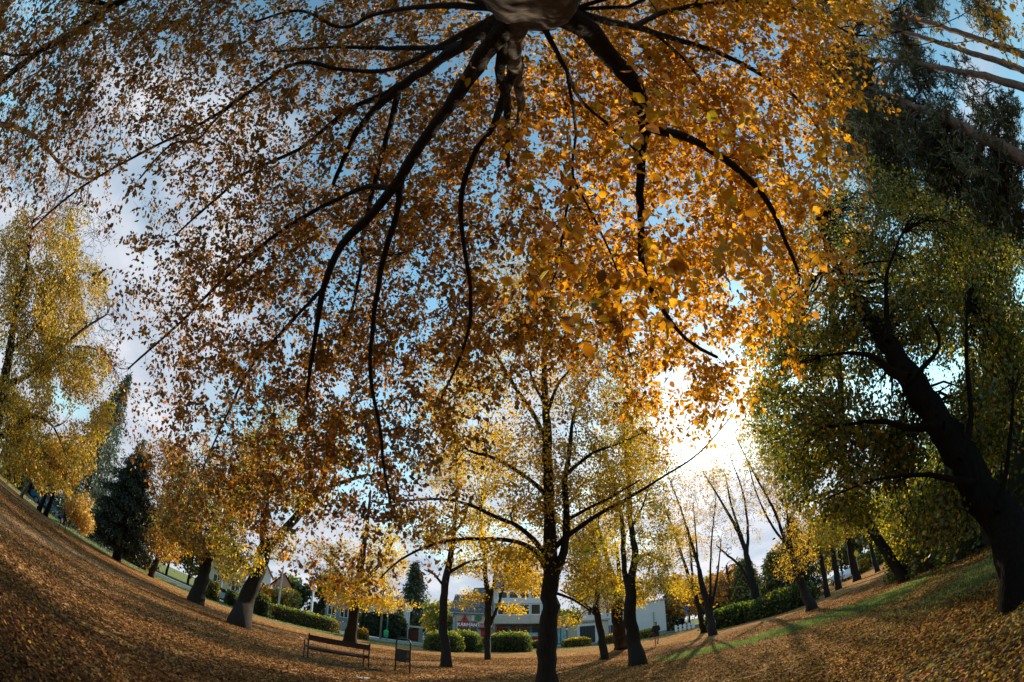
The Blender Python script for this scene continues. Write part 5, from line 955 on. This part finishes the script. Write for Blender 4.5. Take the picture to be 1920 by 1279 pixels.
# ---- the runner
def person():
    h0 = GG(1232, 1212); root = empty('person', h0, radians(-25)); tag(root, 'person in dark jacket and shorts jogging on the sunlit leaves', 'person')
    # joints (x right, y forward, z up), one skinned body
    J = {'pel': (0, 0, .93), 'wst': (0, .02, 1.08), 'chs': (0, .06, 1.30), 'nck': (0, .09, 1.48), 'hd0': (0, .11, 1.56), 'hd1': (0, .13, 1.66), 'hd2': (0, .12, 1.74),
         'shl': (-.17, .06, 1.42), 'ell': (-.24, -.12, 1.17), 'wrl': (-.20, .08, 1.05), 'hal': (-.18, .15, 1.07), 'shr': (.17, .06, 1.42), 'elr': (.23, -.05, 1.14), 'wrr': (.17, .17, 1.16), 'har': (.14, .23, 1.19),
         'hpl': (-.09, 0, .88), 'knl': (-.10, .20, .52), 'anl': (-.10, .06, .12), 'tol': (-.10, .22, .05), 'hpr': (.09, 0, .88), 'knr': (.10, -.06, .48), 'anr': (.10, -.40, .30), 'tor': (.10, -.44, .16)}
    Rr = {'pel': .145, 'wst': .12, 'chs': .145, 'nck': .055, 'hd0': .075, 'hd1': .10, 'hd2': .07, 'shl': .065, 'ell': .042, 'wrl': .03, 'hal': .036, 'shr': .065, 'elr': .042, 'wrr': .03, 'har': .036, 'hpl': .09, 'knl': .058, 'anl': .038, 'tol': .035, 'hpr': .09, 'knr': .058, 'anr': .038, 'tor': .035}
    E_ = [('pel', 'wst'), ('wst', 'chs'), ('chs', 'nck'), ('nck', 'hd0'), ('hd0', 'hd1'), ('hd1', 'hd2'), ('chs', 'shl'), ('shl', 'ell'), ('ell', 'wrl'), ('wrl', 'hal'), ('chs', 'shr'), ('shr', 'elr'), ('elr', 'wrr'), ('wrr', 'har'), ('pel', 'hpl'), ('hpl', 'knl'), ('knl', 'anl'), ('anl', 'tol'), ('pel', 'hpr'), ('hpr', 'knr'), ('knr', 'anr'), ('anr', 'tor')]
    def skin(name, keys, edges, k, m_):
        me = bpy.data.meshes.new(name); me.from_pydata([J[q] for q in keys], [(keys.index(a), keys.index(b)) for a, b in edges], []); o2 = link(name, me, m_, root)
        md = o2.modifiers.new('skin', 'SKIN'); o2.modifiers.new('sub', 'SUBSURF').levels = 2; o2.modifiers['sub'].render_levels = 2
        for i, q in enumerate(keys):
            v_ = me.skin_vertices[0].data[i] if me.skin_vertices else None
            if v_: v_.radius = (Rr[q] * k, Rr[q] * k)
        if me.skin_vertices: me.skin_vertices[0].data[0].use_root = True
        return o2
    def mk(name, keys, edges, k, m_):
        o2 = skin(name, keys, edges, k, m_)
        if not o2.data.skin_vertices:
            import bmesh
            bm = bmesh.new(); bm.from_mesh(o2.data); ly = bm.verts.layers.skin.verify(); bm.verts.ensure_lookup_table()
            for i, q in enumerate(keys): bm.verts[i][ly].radius = (Rr[q] * k, Rr[q] * k); bm.verts[i][ly].use_root = i == 0
            bm.to_mesh(o2.data); bm.free()
        return o2
    SKN = mat('skin', (.45, .22, .13), .6); mk('body', list(J), E_, 1.0, SKN)
    mk('jacket', ['wst', 'pel', 'chs', 'shl', 'ell', 'wrl', 'shr', 'elr', 'wrr'], [('wst', 'pel'), ('wst', 'chs'), ('chs', 'shl'), ('shl', 'ell'), ('ell', 'wrl'), ('chs', 'shr'), ('shr', 'elr'), ('elr', 'wrr')], 1.38, mat('dark jacket', (.015, .017, .02), .8))
    J['mdl'] = tuple(np.array(J['hpl']) * .45 + np.array(J['knl']) * .55); J['mdr'] = tuple(np.array(J['hpr']) * .45 + np.array(J['knr']) * .55); Rr['mdl'] = Rr['mdr'] = .085
    mk('shorts', ['pel', 'hpl', 'mdl', 'hpr', 'mdr'], [('pel', 'hpl'), ('hpl', 'mdl'), ('pel', 'hpr'), ('hpr', 'mdr')], 1.2, mat('dark shorts', (.03, .035, .05), .8))
    J['hta'] = (0, .085, 1.665); J['htb'] = (0, .10, 1.75); Rr['hta'] = .112; Rr['htb'] = .09; mk('hair', ['hta', 'htb'], [('hta', 'htb')], 1.0, mat('dark hair', (.015, .012, .01), .8))
    for a, b in (('anl', 'tol'), ('anr', 'tor')): mk('shoe', [a, b], [(a, b)], 1.35, mat('shoe', (.08, .08, .09), .7))
person()
#@@END
